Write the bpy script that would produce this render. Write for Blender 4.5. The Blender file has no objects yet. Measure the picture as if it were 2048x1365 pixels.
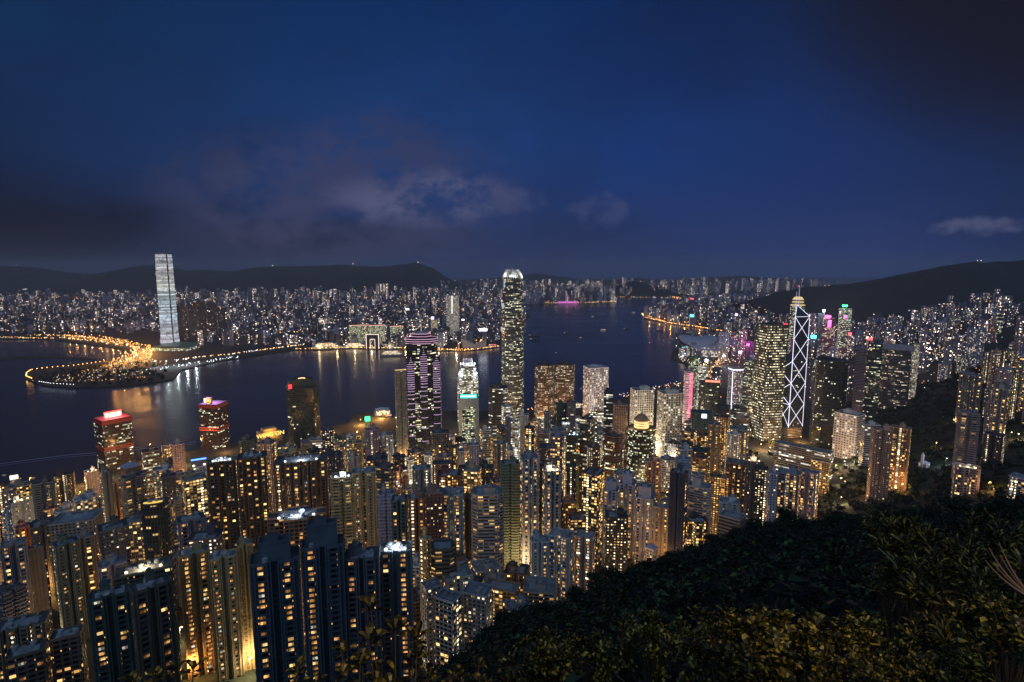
import bpy, math, random
from mathutils import Vector, noise, Matrix
PI = math.pi
rnd = random.Random(11)
S = bpy.context.scene
COL = S.collection

def lin(c):
    return tuple(((v/255)/12.92 if v/255 <= .04045 else ((v/255+.055)/1.055)**2.4) for v in c)

# ------------------------------------------------------------------ camera
F, H, PITCH = 1120.0, 400.0, math.radians(7.25)
cam = bpy.data.cameras.new('camera'); cam.sensor_width = 36; cam.lens = 36*F/2048
cam.clip_start = .2; cam.clip_end = 60000
camo = bpy.data.objects.new('camera', cam); COL.objects.link(camo)
camo.location = (0, 0, H); camo.rotation_euler = (PI/2-PITCH, 0, 0)
S.camera = camo
S.view_settings.view_transform = 'Standard'; S.view_settings.look = 'None'
S.view_settings.exposure = 0; S.view_settings.gamma = 1
cy = S.cycles
cy.use_light_tree = True; cy.max_bounces = 4; cy.diffuse_bounces = 2; cy.glossy_bounces = 2
cy.transparent_max_bounces = 4; cy.volume_bounces = 0; cy.sample_clamp_indirect = 2.5; cy.sample_clamp_direct = 0
cy.use_denoising = True; cy.caustics_reflective = False; cy.caustics_refractive = False
cy.use_adaptive_sampling = False

# ------------------------------------------------------------------ node helper
class NT:
    def __init__(s, tree): s.t = tree; s.n = tree.nodes; s.l = tree.links
    def new(s, typ, **kw):
        n = s.n.new(typ)
        for k, v in kw.items(): setattr(n, k, v)
        return n
    def put(s, sock, v):
        if v is None: return
        if hasattr(v, 'is_linked') or isinstance(v, bpy.types.NodeSocket): s.l.new(v, sock)
        else: sock.default_value = v
    def m(s, op, a, b=None, c=None):
        n = s.new('ShaderNodeMath', operation=op)
        s.put(n.inputs[0], a); s.put(n.inputs[1], b)
        if c is not None: s.put(n.inputs[2], c)
        return n.outputs[0]
    def xyz(s, x, y, z=0.0):
        n = s.new('ShaderNodeCombineXYZ'); s.put(n.inputs[0], x); s.put(n.inputs[1], y); s.put(n.inputs[2], z); return n.outputs[0]
    def sep(s, v):
        n = s.new('ShaderNodeSeparateXYZ'); s.l.new(v, n.inputs[0]); return n.outputs
    def mix(s, f, a, b, mode='MIX'):
        n = s.new('ShaderNodeMix', data_type='RGBA', blend_type=mode); s.put(n.inputs['Factor'], f)
        s.put(n.inputs[6], a if not isinstance(a, tuple) else (*a[:3], 1)); s.put(n.inputs[7], b if not isinstance(b, tuple) else (*b[:3], 1)); return n.outputs[2]
    def mr(s, v, a, b, c=0.0, d=1.0, smooth=False):
        n = s.new('ShaderNodeMapRange', interpolation_type='SMOOTHSTEP' if smooth else 'LINEAR')
        for i, q in enumerate((v, a, b, c, d)): s.put(n.inputs[i], q)
        return n.outputs[0]
    def noise(s, vec, scale, detail=2.0, rough=.5, dim='3D', dist=0.0):
        n = s.new('ShaderNodeTexNoise', noise_dimensions=dim); s.put(n.inputs['Vector'], vec)
        n.inputs['Scale'].default_value = scale; n.inputs['Detail'].default_value = detail; n.inputs['Roughness'].default_value = rough
        n.inputs['Distortion'].default_value = dist
        return n.outputs[0]
    def white(s, vec):
        n = s.new('ShaderNodeTexWhiteNoise', noise_dimensions='3D'); s.l.new(vec, n.inputs[0]); return n.outputs
    def ramp(s, f, stops, mode='LINEAR'):
        n = s.new('ShaderNodeValToRGB'); s.put(n.inputs[0], f); cr = n.color_ramp; cr.interpolation = mode
        while len(cr.elements) < len(stops): cr.elements.new(.5)
        for e, (p, c) in zip(cr.elements, stops): e.position = p; e.color = (*c[:3], 1)
        return n.outputs[0]

# ------------------------------------------------------------------ world
W = bpy.data.worlds.new('World'); S.world = W; W.use_nodes = True
w = NT(W.node_tree); w.n.clear()
d = w.sep(w.new('ShaderNodeTexCoord').outputs['Generated'])
ysafe = w.m('MAXIMUM', d[1], .12)
u = w.m('DIVIDE', d[0], ysafe)          # tangent of the bearing to the right of north
v = w.m('DIVIDE', d[2], ysafe)          # tangent of elevation
uv = w.xyz(u, v, 0.0)
low = w.ramp(w.mr(u, -1.0, 1.0), [(0, lin((26,36,56))), (.22, lin((31,42,72))), (.42, lin((35,49,88))), (.62, lin((34,52,98))), (.82, lin((36,54,104))), (1, lin((26,42,80)))])
mid = w.ramp(w.mr(u, -1.0, 1.0), [(0, lin((20,36,66))), (.25, lin((26,52,98))), (.45, lin((29,62,118))), (.6, lin((24,54,112))), (.78, lin((26,48,98))), (1, lin((24,40,74)))])
top = w.ramp(w.mr(u, -1.0, 1.0), [(0, lin((18,47,84))), (.25, lin((16,45,87))), (.5, lin((14,44,94))), (.66, lin((15,39,84))), (.82, lin((24,36,64))), (1, lin((25,31,48)))])
c1 = w.mix(w.mr(v, .0, .20, smooth=True), low, mid)
c2 = w.mix(w.mr(v, .18, .50, smooth=True), c1, top)
n1 = w.noise(w.xyz(w.m('MULTIPLY', u, .8), w.m('MULTIPLY', v, 1.7), 3.0), 3.2, 5.0, .55)
c3 = w.mix(w.mr(n1, .42, .68, 0, .26, True), c2, lin((22,26,42)))         # darker drifting cloud
def blob(cx, cz, rx, rz, soft=1.0):
    a = w.m('POWER', w.m('DIVIDE', w.m('SUBTRACT', u, cx), rx), 2.0); b = w.m('POWER', w.m('DIVIDE', w.m('SUBTRACT', v, cz), rz), 2.0)
    return w.mr(w.m('ADD', a, b), 1.0, 0.0, 0.0, soft, True)
# dark shelf on the left and above the hills
c4 = w.mix(w.m('MULTIPLY', blob(-.90, .10, .50, .12, .7), w.mr(n1, .25, .6)), c3, lin((19,22,38)))
c4 = w.mix(blob(-.33, .055, .34, .045, .45), c4, lin((32,30,48)))
c4 = w.mix(blob(.95, .50, .62, .36, .85), c4, lin((25,23,33)))
# pale purple cumulus bank low in the middle-left
wn = w.noise(w.xyz(u, w.m('MULTIPLY', v, 1.5), 0.0), 8.5, 8.0, .64, dist=.10)
wn2 = w.noise(w.xyz(u, w.m('MULTIPLY', v, 1.2), 7.0), 3.0, 3.0, .5)
bank = w.m('MULTIPLY', blob(-.31, .125, .40, .15), w.mr(wn, .30, .62, 0, 1, True))
c5 = w.mix(w.m('MULTIPLY', bank, .8), c4, lin((60,64,96)))
brt = w.m('MULTIPLY', blob(-.16, .125, .19, .06), w.mr(wn, .40, .62, 0, 1, True))
c5 = w.mix(w.m('MULTIPLY', brt, .9), c5, lin((92,96,130)))
wisp = w.m('MULTIPLY', blob(-.24, .20, .14, .10), w.mr(wn, .38, .6, 0, 1, True))
c5 = w.mix(w.m('MULTIPLY', wisp, .55), c5, lin((52,58,92)))
wn3 = w.noise(w.xyz(u, w.m('MULTIPLY', v, 1.6), 2.0), 17.0, 6.0, .6)
for (bx, bz, rx, rz, s_, col) in ((.15,.100,.075,.050,.75,(62,72,112)), (.01,.12,.08,.035,.8,(66,72,108)), (.82,.075,.12,.028,1.0,(78,84,118)), (-.55,.17,.14,.05,.4,(46,54,84))):
    bl = blob(bx, bz, rx, rz, .75); c5 = w.mix(w.m('MULTIPLY', w.mr(w.m('ADD', bl, w.mr(wn3, .30, .70, -.35, .45)), .35, .95, 0, s_*.85, True), w.mr(bl, .0, .2)), c5, lin(col))
# the western sky behind the lookout still holds the last light of dusk
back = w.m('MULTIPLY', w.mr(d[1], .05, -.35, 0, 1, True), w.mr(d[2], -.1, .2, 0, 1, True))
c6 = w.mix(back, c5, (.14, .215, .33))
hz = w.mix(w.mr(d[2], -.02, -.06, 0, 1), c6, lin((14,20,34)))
nish = w.new('ShaderNodeTexSky', sky_type='NISHITA', sun_disc=False, sun_elevation=math.radians(-4), sun_rotation=math.radians(200))
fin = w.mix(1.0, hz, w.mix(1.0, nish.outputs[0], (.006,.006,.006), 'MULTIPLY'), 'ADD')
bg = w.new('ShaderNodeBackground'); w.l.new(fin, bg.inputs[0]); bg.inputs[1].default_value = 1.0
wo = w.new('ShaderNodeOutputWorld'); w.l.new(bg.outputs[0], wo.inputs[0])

# the last glow of the set sun: weak, wide and cool, from behind the lookout
sl = bpy.data.lights.new('dusk_sun', 'SUN'); sl.energy = .16; sl.angle = math.radians(25); sl.color = (.62, .76, 1.0)
so = bpy.data.objects.new('dusk_sun', sl); COL.objects.link(so); so.rotation_euler = (math.radians(52), 0, math.radians(-28))

# ------------------------------------------------------------------ geometry helpers
def slope(py):                          # metres dropped per metre of ground distance, for a row of the photograph
    return math.tan(math.atan((py-682.5)/F)+PITCH)
def at(px, py, Y):
    a, b = (px-1024)/F, (682.5-py)/F
    dy = math.cos(PITCH)+b*math.sin(PITCH); dz = -math.sin(PITCH)+b*math.cos(PITCH)
    return a*Y/dy, H+dz/dy*Y
def ground_at(px, py, z):
    Y = (H-z)/slope(py); return at(px, py, Y)[0], Y
def lerp(x, pts):
    if x <= pts[0][0]: return pts[0][1]
    for (a, b), (c, e) in zip(pts, pts[1:]):
        if x <= c: return b+(e-b)*(x-a)/(c-a)
    return pts[-1][1]
CITY = [(0,420),(120,330),(200,235),(250,180),(300,138),(400,113),(500,95),(600,72),(700,55),(850,32),(1000,14),(1150,5),(1250,1),(1400,-3)]
def G(x, y):
    z = lerp(y, CITY)
    c = 393+(y-740)*.73
    r = min(max(0, x-c)*.30, 250)
    if x < -200 and y > 300: z -= min(40, (-200-x)*.04)*(z > 40)
    return max(z, -3)+r
SIL = [(-400,1.05),(500,.99),(740,.90),(830,.80),(900,.735),(1000,.655),(1060,.625),(1130,.622),(1200,.585),(1300,.541),(1400,.506),(1500,.468),(1550,.452),(1640,.462),(1745,.440),(1850,.432),(2048,.425),(2400,.41),(3000,.4)]
def hill_px(x, y): return 1024+F*x/(max(y, 1)*1.06)
def YS(px): return lerp(px, [(800,150),(1000,250),(1300,330),(1540,270),(1800,200),(2400,150)])
def near_hill(x, y):
    px = hill_px(x, y); T = lerp(px, SIL); ys = YS(px)
    t = min(y/ys, 1)
    z = H-1.75-T*y-5.5*math.sin(t*PI/2)-7*math.sin(min(t,1)*PI)
    if y > ys: z -= (y-ys)**2*.004+(y-ys)*.35
    return z+noise.noise(Vector((x*.03, y*.03, 0)))*min(2.5, y*.03)

def inside(P, x, y):
    c = False; n_ = len(P); j = n_-1
    for i in range(n_):
        if (P[i][1] > y) != (P[j][1] > y) and x < (P[j][0]-P[i][0])*(y-P[i][1])/(P[j][1]-P[i][1])+P[i][0]: c = not c
        j = i
    return c
class MB:
    def __init__(s): s.v = []; s.f = []; s.uv = []; s.mi = []
    def quad(s, p, uv=None, m=0):
        i = len(s.v); s.v += [tuple(q) for q in p]; s.f.append(tuple(range(i, i+len(p)))); s.uv += uv or [(-.01, -.01)]*len(p); s.mi.append(m)
    def box(s, x0, x1, y0, y1, z0, z1, m=0, uv=False, u0=0, top=None, rot=0, c=None):
        P = [(x0,y0),(x1,y0),(x1,y1),(x0,y1)]
        if rot:
            cx, cy_ = c or ((x0+x1)/2, (y0+y1)/2); P = [(cx+(a-cx)*math.cos(rot)-(b-cy_)*math.sin(rot), cy_+(a-cx)*math.sin(rot)+(b-cy_)*math.cos(rot)) for a, b in P]
        s.prism(P, z0, z1, m, m if top is None else top, uv, u0)
    def prism(s, P, z0, z1, m=0, top=None, uv=False, u0=0.0, P1=None, v0=None, snap=0.0):
        P1 = P1 or P; top = m if top is None else top; n = len(P); uu = u0
        for i in range(n):
            a, b = P[i], P[(i+1) % n]; A, B = P1[i], P1[(i+1) % n]; L = math.hypot(b[0]-a[0], b[1]-a[1])
            t = None
            if uv:
                vt = z1 if v0 is None else v0
                if snap:
                    nb = int(L/snap+.02); us = (math.ceil(uu/snap)+2)*snap-(L-nb*snap)/2; uu = us
                    if nb == 0: us = -.005
                else: nb = 1; us = uu
                ue = us+(L if nb else .003)
                t = [(us, z0-vt), (ue, z0-vt), (ue, z1-vt), (us, z1-vt)]
            s.quad([(a[0],a[1],z0),(b[0],b[1],z0),(B[0],B[1],z1),(A[0],A[1],z1)], t, m); uu += L
        s.quad([(q[0],q[1],z1) for q in P1], None, top)
        return uu
    def tube(s, a, b, r0, r1=None, n=6, m=0):
        r1 = r0 if r1 is None else r1; a = Vector(a); b = Vector(b); dr = (b-a)
        if dr.length < 1e-6: return
        x = dr.orthogonal().normalized(); y = dr.normalized().cross(x)
        ra = [a+x*math.cos(i*2*PI/n)*r0+y*math.sin(i*2*PI/n)*r0 for i in range(n)]; rb = [b+x*math.cos(i*2*PI/n)*r1+y*math.sin(i*2*PI/n)*r1 for i in range(n)]
        for i in range(n): s.quad([ra[i], ra[(i+1) % n], rb[(i+1) % n], rb[i]], None, m)
        s.quad(rb, None, m); s.quad(ra[::-1], None, m)
    def ball(s, c, r, m=0, n=6, k=4, sz=1.0):
        for j in range(k):
            t0, t1 = PI*j/k, PI*(j+1)/k
            for i in range(n):
                p = []
                for (t, q) in ((t0,i),(t1,i),(t1,i+1),(t0,i+1)):
                    p.append((c[0]+r*math.sin(t)*math.cos(q*2*PI/n), c[1]+r*math.sin(t)*math.sin(q*2*PI/n), c[2]+r*sz*math.cos(t)))
                s.quad(p, None, m)
    def build(s, name, mats, parent=None, color=None, smooth=False):
        me = bpy.data.meshes.new(name); me.from_pydata(s.v, [], s.f)
        if not isinstance(mats, (list, tuple)): mats = [mats]
        for q in mats: me.materials.append(q)
        me.polygons.foreach_set('material_index', s.mi)
        l = me.uv_layers.new(name='UVMap'); l.data.foreach_set('uv', [c for t in s.uv for c in t])
        if smooth: me.polygons.foreach_set('use_smooth', [True]*len(s.f))
        me.update()
        o = bpy.data.objects.new(name, me); COL.objects.link(o)
        if parent: o.parent = parent
        if color: o.color = color
        return o
def tag(o, label=None, cat=None, group=None, kind=None):
    if label: o['label'] = label
    if cat: o['category'] = cat
    if group: o['group'] = group
    if kind: o['kind'] = kind
    return o
def empty(name, loc, rz=0):
    o = bpy.data.objects.new(name, None); o.location = loc; o.rotation_euler = (0, 0, rz); COL.objects.link(o); o.empty_display_size = 1; return o
def struct(mb, name, mat, kind='structure', label=None, smooth=False):
    o = mb.build(name, mat, smooth=smooth); o['kind'] = kind
    if label: o['label'] = label
    return o

# ------------------------------------------------------------------ materials
def simple(name, col, rough=.7, metal=0.0, emit=None, strength=0.0, var=0.0, vscale=.1, sample=False, spec=.5):
    m = bpy.data.materials.new(name); m.use_nodes = True; t = NT(m.node_tree); b = t.n['Principled BSDF']
    b.inputs['Base Color'].default_value = (*col, 1); b.inputs['Roughness'].default_value = rough; b.inputs['Metallic'].default_value = metal
    b.inputs['Specular IOR Level'].default_value = spec
    if var:
        g = t.new('ShaderNodeNewGeometry'); n = t.noise(g.outputs['Position'], vscale, 4.0, .6)
        k = t.mr(n, .3, .7, 1-var, 1+var); t.l.new(t.mix(1.0, (*col, 1), k, 'MULTIPLY'), b.inputs['Base Color'])
    if emit: b.inputs['Emission Color'].default_value = (*emit, 1); b.inputs['Emission Strength'].default_value = strength
    m.cycles.emission_sampling = 'AUTO' if sample else 'NONE'
    return m
AMBER = ((1,.47,.11), (1,.70,.28)); WARM = ((1,.66,.30), (1,.86,.60)); OFFC = ((1,.84,.46), (.86,1,.74)); COOL = ((.85,.95,1), (1,.9,.7))
def facade(name, bw=3.2, fh=3.1, wx=(.22,.80), wz=(.30,.80), cols=AMBER, strength=1.6, mode='res', glass=(.012,.018,.028), stair=.0, line=.55, spark=2.0, wallk=1.0, rough=.8, grough=.18):
    """wall of repeated window bays; the object's colour tints the wall, its alpha is the share of lit windows"""
    m = bpy.data.materials.new(name); m.use_nodes = True; t = NT(m.node_tree); b = t.n['Principled BSDF']
    oi = t.new('ShaderNodeObjectInfo'); tc = t.new('ShaderNodeTexCoord'); U = t.sep(tc.outputs['UV'])
    seed = t.m('MULTIPLY', oi.outputs['Random'], 97.0)
    ix = oi.outputs['Object Index']; uu = t.m('DIVIDE', U[0], t.m('MULTIPLY', t.m('ADD', t.m('MULTIPLY', ix, .01), 1.0), bw)); vv = t.m('DIVIDE', U[1], t.m('MULTIPLY', t.m('ADD', t.m('MULTIPLY', ix, .0018), 1.0), fh))
    cu, cv = t.m('FLOOR', uu), t.m('FLOOR', vv); fu, fv = t.m('FRACT', uu), t.m('FRACT', vv)
    inx = t.m('MULTIPLY', t.m('GREATER_THAN', fu, wx[0]), t.m('LESS_THAN', fu, t.m('SUBTRACT', wx[1], t.m('MULTIPLY', t.m('FRACT', t.m('MULTIPLY', ix, .371)), .24))))
    inz = t.m('MULTIPLY', t.m('GREATER_THAN', fv, wz[0]), t.m('LESS_THAN', fv, wz[1]))
    win = t.m('MULTIPLY', inx, inz)
    w1 = t.white(t.xyz(cu, cv, seed)); rc = t.sep(w1[1])
    wc = t.white(t.xyz(cu, 7.3, seed))[0]
    if mode == 'res':
        p = t.m('MULTIPLY', oi.outputs['Alpha'], t.mr(wc, 0, 1, .3, 2.6))
        if name == 'distant_lit_wall':
            bid = t.white(t.xyz(t.m('FLOOR', t.m('DIVIDE', t.m('ADD', U[0], 300.0), 977.0)), 4.0, 1.0)); p = t.m('MULTIPLY', p, t.m('ADD', t.m('MULTIPLY', t.m('POWER', bid[0], 5.0), 7.0), .35))
        lit = t.m('LESS_THAN', w1[0], p)
    elif mode == 'office':
        nz = t.noise(t.xyz(t.m('MULTIPLY', cu, .085), t.m('MULTIPLY', cv, .93), seed), 1.0, 3.0, .7)
        thr = t.mr(oi.outputs['Alpha'], 0, 1, .72, .30)
        lit = t.m('MULTIPLY', t.m('GREATER_THAN', nz, thr), t.m('GREATER_THAN', w1[0], .20))
    else:
        nz = t.noise(t.xyz(t.m('MULTIPLY', cu, .3), t.m('MULTIPLY', cv, .3), seed), 1.0, 2.0, .6)
        lit = t.m('LESS_THAN', w1[0], t.m('MULTIPLY', oi.outputs['Alpha'], t.mr(nz, .3, .7, .3, 1.7)))
    br = t.m('ADD', t.m('MULTIPLY', t.m('POWER', rc[1], spark), 1.9), .16)
    col = t.mix(rc[2], cols[0], cols[1])
    if stair > 0:
        sc = t.m('GREATER_THAN', wc, 1-stair)
        sm = t.m('MULTIPLY', t.m('MULTIPLY', t.m('GREATER_THAN', fu, .36), t.m('LESS_THAN', fu, .72)), t.m('MULTIPLY', t.m('GREATER_THAN', fv, .34), t.m('LESS_THAN', fv, .78)))
        lit = t.m('MAXIMUM', t.m('MULTIPLY', lit, win), t.m('MULTIPLY', sc, sm)); col = t.mix(sc, col, (1,.80,.48)); br = t.m('MULTIPLY', br, t.m('ADD', t.m('MULTIPLY', sc, .4), 1.0))
    else: lit = t.m('MULTIPLY', lit, win)
    geo = t.new('ShaderNodeNewGeometry'); dn = t.noise(geo.outputs['Position'], .09, 5.0, .65)
    st = t.noise(t.xyz(t.m('MULTIPLY', U[0], .55), t.m('MULTIPLY', U[1], .03), seed), 1.0, 3.0, .6)
    wall = t.mix(1.0, oi.outputs['Color'], t.m('MULTIPLY', t.m('MULTIPLY', t.mr(dn, .25, .75, .74, 1.2), t.mr(st, .3, .7, .78, 1.15)), wallk), 'MULTIPLY')
    if name == 'distant_lit_wall': wall = t.mix(1.0, wall, t.m('ADD', t.m('MULTIPLY', t.m('POWER', t.sep(bid[1])[1], 3.0), 3.0), .5), 'MULTIPLY')
    small = None
    if mode == 'res' and name != 'distant_lit_wall':
        small = t.m('MULTIPLY', t.m('MULTIPLY', t.m('GREATER_THAN', fu, .90), t.m('LESS_THAN', fu, .985)), t.m('MULTIPLY', t.m('GREATER_THAN', fv, .42), t.m('LESS_THAN', fv, .74)))
        wall = t.mix(small, wall, (.01,.01,.012))
        lit = t.m('MAXIMUM', lit, t.m('MULTIPLY', t.m('MULTIPLY', small, t.m('LESS_THAN', rc[2], .20)), 1.3))
    slab = t.m('LESS_THAN', fv, .09); wall = t.mix(t.m('MULTIPLY', slab, line), wall, (.02,.02,.02))
    curt = t.mix(t.m('POWER', rc[0], 3.0), glass, tuple(min(1, q*4+.03) for q in glass))
    t.l.new(t.mix(win, wall, curt), b.inputs['Base Color'])
    t.l.new(t.mr(win, 0, 1, rough, grough), b.inputs['Roughness'])
    t.l.new(col, b.inputs['Emission Color']); t.l.new(t.m('MULTIPLY', t.m('MULTIPLY', lit, br), strength), b.inputs['Emission Strength'])
    m.cycles.emission_sampling = 'NONE'
    return m
M = {
 'res': facade('apartment_wall', wx=(.13,.87), wz=(.26,.86), line=.7, glass=(.006,.010,.016), stair=.05, strength=1.45),
 'res2': facade('apartment_wall_wide', bw=4.2, fh=3.0, wx=(.10,.78), wz=(.26,.84), line=.7, glass=(.006,.010,.016), stair=.05, strength=1.35),
 'pale': facade('punched_window_wall', bw=3.3, fh=3.0, wx=(.26,.74), wz=(.28,.76), glass=(.006,.008,.012), stair=.04, line=.15, strength=1.4, cols=WARM),
 'bal': facade('balcony_wall', bw=5.0, fh=3.1, wx=(.05,.93), wz=(.42,.97), stair=.0, line=0, strength=.8),
 'stair': facade('stair_light_wall', bw=3.4, fh=3.0, wx=(.3,.7), wz=(.35,.75), stair=.22, strength=1.5, cols=WARM),
 'off': facade('office_glass', bw=3.0, fh=4.0, wx=(.06,.94), wz=(.30,.86), mode='office', cols=OFFC, strength=.85, line=.2, glass=(.008,.014,.018), grough=.12),
 'offw': facade('office_ribbon', bw=4.5, fh=3.9, wx=(.02,.98), wz=(.38,.86), mode='office', cols=((1,.93,.70),(1,1,.92)), strength=1.1, line=.0, glass=(.01,.015,.02)),
 'grid': facade('square_window_grid', bw=3.3, fh=3.6, wx=(.2,.8), wz=(.2,.78), mode='mix', cols=((1,.80,.50),(1,.95,.80)), strength=.85, line=.0, glass=(.02,.022,.03)),
 'dots': facade('ceiling_light_grid', bw=4.2, fh=6.2, wx=(.16,.84), wz=(.40,.78), mode='mix', cols=((1,.80,.42),(1,.94,.70)), strength=1.25, line=.6, glass=(.03,.03,.022), spark=2.0),
 'amber': facade('amber_lit_wall', bw=3.4, fh=3.0, wx=(.2,.75), wz=(.3,.8), cols=((1,.46,.10),(1,.66,.22)), strength=1.1, stair=.08),
 'fore': facade('bay_window_wall', bw=4.0, fh=3.0, wx=(.12,.80), wz=(.26,.84), stair=.0, strength=.9, line=.7, glass=(.006,.010,.018)),
 'gridb': facade('big_square_window_grid', bw=5.3, fh=5.2, wx=(.22,.80), wz=(.24,.80), mode='mix', cols=((1,.84,.58),(1,.95,.82)), strength=.9, line=.0, glass=(.015,.018,.026)),
 'offg': facade('gilded_office_glass', bw=3.6, fh=4.0, wx=(.08,.92), wz=(.30,.86), mode='office', cols=((1,.74,.44),(1,.88,.66)), strength=.55, line=.2, glass=(.02,.014,.01)),
 'far': facade('distant_lit_wall', bw=5.0, fh=4.4, wx=(.2,.8), wz=(.2,.8), cols=((1,.60,.27),(.88,.92,1)), strength=5.2, spark=6.0, line=.0, glass=(.03,.034,.045)),
}
ROOF = simple('roof_concrete', (.20,.22,.23), .85, var=.45, vscale=.12)
ROOFD = simple('roof_dark', (.07,.085,.09), .8, var=.5, vscale=.15)
PLANT = simple('roof_plant_paint', (.34,.37,.40), .7, var=.3)
CONC = simple('pale_concrete', (.42,.41,.39), .8, var=.2)
METAL = simple('grey_metal', (.25,.26,.28), .4, .6)
TINT = {}
def wallpaint(c):
    k = tuple(round(q, 2) for q in c[:3])
    if k not in TINT: TINT[k] = simple('wall_paint', k, .8, var=.22)
    return TINT[k]
def glow(name, c, s, sample=False): return simple(name, tuple(q*.3 for q in c), .5, emit=c, strength=s, sample=sample)
WHITE_E = glow('white_floodlight', (.9,.96,1), 6); WARM_E = glow('warm_floodlight', (1,.72,.36), 6); ORANGE_E = glow('sodium_lamp', (1,.45,.10), 14)
RED_E = glow('red_neon', (1,.03,.04), 3.5, True); REDW_E = glow('red_sign_face', (1,.22,.14), 2.2, True); GREEN_E = glow('green_neon', (.02,1,.18), 3.0); TEAL_E = glow('teal_sign', (.06,.9,.66), 1.3, True)
PURPLE_E = glow('purple_neon', (.80,.52,.86), .72); PINK_E = glow('pink_neon', (1,.22,.40), 1.2); BLUE_E = glow('blue_neon', (.10,.28,1), 3.0); GOLD_E = glow('gold_sign', (1,.62,.14), 2.2, True)
LAV_E = glow('lavender_strip', (.72,.70,1), 2.2); VIOLET_E = glow('violet_floodlight', (.45,.35,1), 5.0); YEL_E = glow('yellow_room', (1,.66,.12), 1.0)
def room(name, c, s):
    m = glow(name, c, s); t = NT(m.node_tree); b = t.n['Principled BSDF']; oi = t.new('ShaderNodeObjectInfo'); ob = t.sep(t.new('ShaderNodeTexCoord').outputs['Object'])
    r_ = oi.outputs['Random']; r2 = t.m('FRACT', t.m('MULTIPLY', r_, 17.3)); r3 = t.m('FRACT', t.m('MULTIPLY', r_, 53.9))
    cur = t.m('MULTIPLY', t.m('GREATER_THAN', t.m('MULTIPLY', ob[0], t.m('SUBTRACT', t.m('MULTIPLY', t.m('GREATER_THAN', r2, .5), 2.0), 1.0)), t.mr(r3, 0, 1, -.6, .9)), .72)
    blind = t.m('MULTIPLY', t.m('GREATER_THAN', ob[2], t.mr(r2, 0, 1, -.3, 1.4)), .55)
    nz = t.noise(t.xyz(ob[0], ob[2], t.m('MULTIPLY', r_, 40.0)), 1.6, 3.0, .6)
    k = t.m('MULTIPLY', t.m('MULTIPLY', t.m('SUBTRACT', 1.0, cur), t.m('SUBTRACT', 1.0, blind)), t.m('MULTIPLY', t.mr(nz, .3, .7, .45, 1.35), t.mr(r_, 0, 1, .45, 1.3)))
    t.l.new(t.m('MULTIPLY', k, s), b.inputs['Emission Strength']); return m
WIN_E = [room('amber_window', (1,.46,.13), 1.4), room('yellow_window', (1,.60,.20), 1.45), room('white_window', (.95,.90,.70), .9), room('dim_window', (1,.42,.12), .6)]
FRAME = simple('window_frame', (.10,.10,.10), .5)

# ------------------------------------------------------------------ ground, water, hills
def ngon_land(name, pts, z, mat, z0=-6):
    from mathutils.geometry import tessellate_polygon
    mb = MB(); P = [Vector((x, y, 0)) for x, y in pts]
    for tri in tessellate_polygon([P]):
        q = [P[i] for i in tri]
        if (q[1]-q[0]).cross(q[2]-q[0]).z < 0: q = q[::-1]
        mb.quad([(a.x, a.y, z) for a in q])
    n = len(P)
    for i in range(n):
        a, b = P[i], P[(i+1) % n]; mb.quad([(a.x,a.y,z0),(b.x,b.y,z0),(b.x,b.y,z),(a.x,a.y,z)])
    return struct(mb, name, mat)
wm = bpy.data.materials.new('harbour_water'); wm.use_nodes = True; t = NT(wm.node_tree); b = t.n['Principled BSDF']
b.inputs['Base Color'].default_value = (.006,.012,.022,1); b.inputs['Roughness'].default_value = .17; b.inputs['IOR'].default_value = 1.33
g = t.new('ShaderNodeNewGeometry'); ps = t.sep(g.outputs['Position'])
nn = t.noise(t.xyz(t.m('MULTIPLY', ps[0], .7), ps[1], 0.0), .035, 6.0, .65); bp = t.new('ShaderNodeBump'); bp.inputs['Strength'].default_value = .55; bp.inputs['Distance'].default_value = 1.6
t.l.new(nn, bp.inputs['Height']); t.l.new(bp.outputs[0], b.inputs['Normal'])
t.l.new(t.mr(t.noise(t.xyz(t.m('MULTIPLY', ps[0], .4), ps[1], 0.0), .004, 4.0, .6), .35, .65, .13, .26), b.inputs['Roughness'])
mb = MB(); mb.quad([(-20000,-2000,0),(22000,-2000,0),(22000,30000,0),(-20000,30000,0)]); struct(mb, 'harbour_water', wm)

LAND = simple('city_ground', (.030,.034,.030), .9, var=.5, vscale=.012)
ASPH = simple('asphalt_road', (.055,.055,.055), .8, var=.3, vscale=.05)
HILLM = simple('far_hill_slope', (.012,.020,.014), .95, var=.4, vscale=.004)
GRASSY = simple('dark_hill_slope', (.018,.030,.018), .95, var=.4, vscale=.02)
def coast(pts, z=3): return [ground_at(px, py, z) for px, py in pts]
isl = coast([(-500,1000),(60,978),(150,985),(172,978),(184,934),(270,926),(300,915),(420,895),(600,868),(700,845),(705,828),(765,824),(770,838),(900,822),(1000,822),(1060,824),(1150,816),(1240,797),(1330,775),(1384,757),(1384,735),(1342,716),(1346,700),(1400,692),(1440,690),(1450,668),(1400,655),(1340,647),(1290,637),(1283,629),(1296,624),(1330,618),(1352,605),(1400,598),(1500,594)])
isl = isl+[(9000,7800),(9000,-500),(-3000,-500)]
ngon_land('island_ground', isl, 3, LAND)
kow = coast([(-700,684),(0,679),(110,680),(190,690),(250,699),(262,712),(215,722),(150,730),(80,737),(48,746),(50,757),(82,770),(150,776),(260,771),(345,760),(362,740),(420,726),(500,713),(588,700),(640,701),(700,697),(800,699),(880,702),(945,701),(1000,692),(1006,668),(1040,650),(1062,632),(1030,614),(1074,608),(1140,608),(1230,605),(1232,602),(1180,600),(1140,597),(1200,594),(1300,593),(1420,590)])
kow = kow+[(12000,14500),(-14000,14500),(-14000,3200)]
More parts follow.
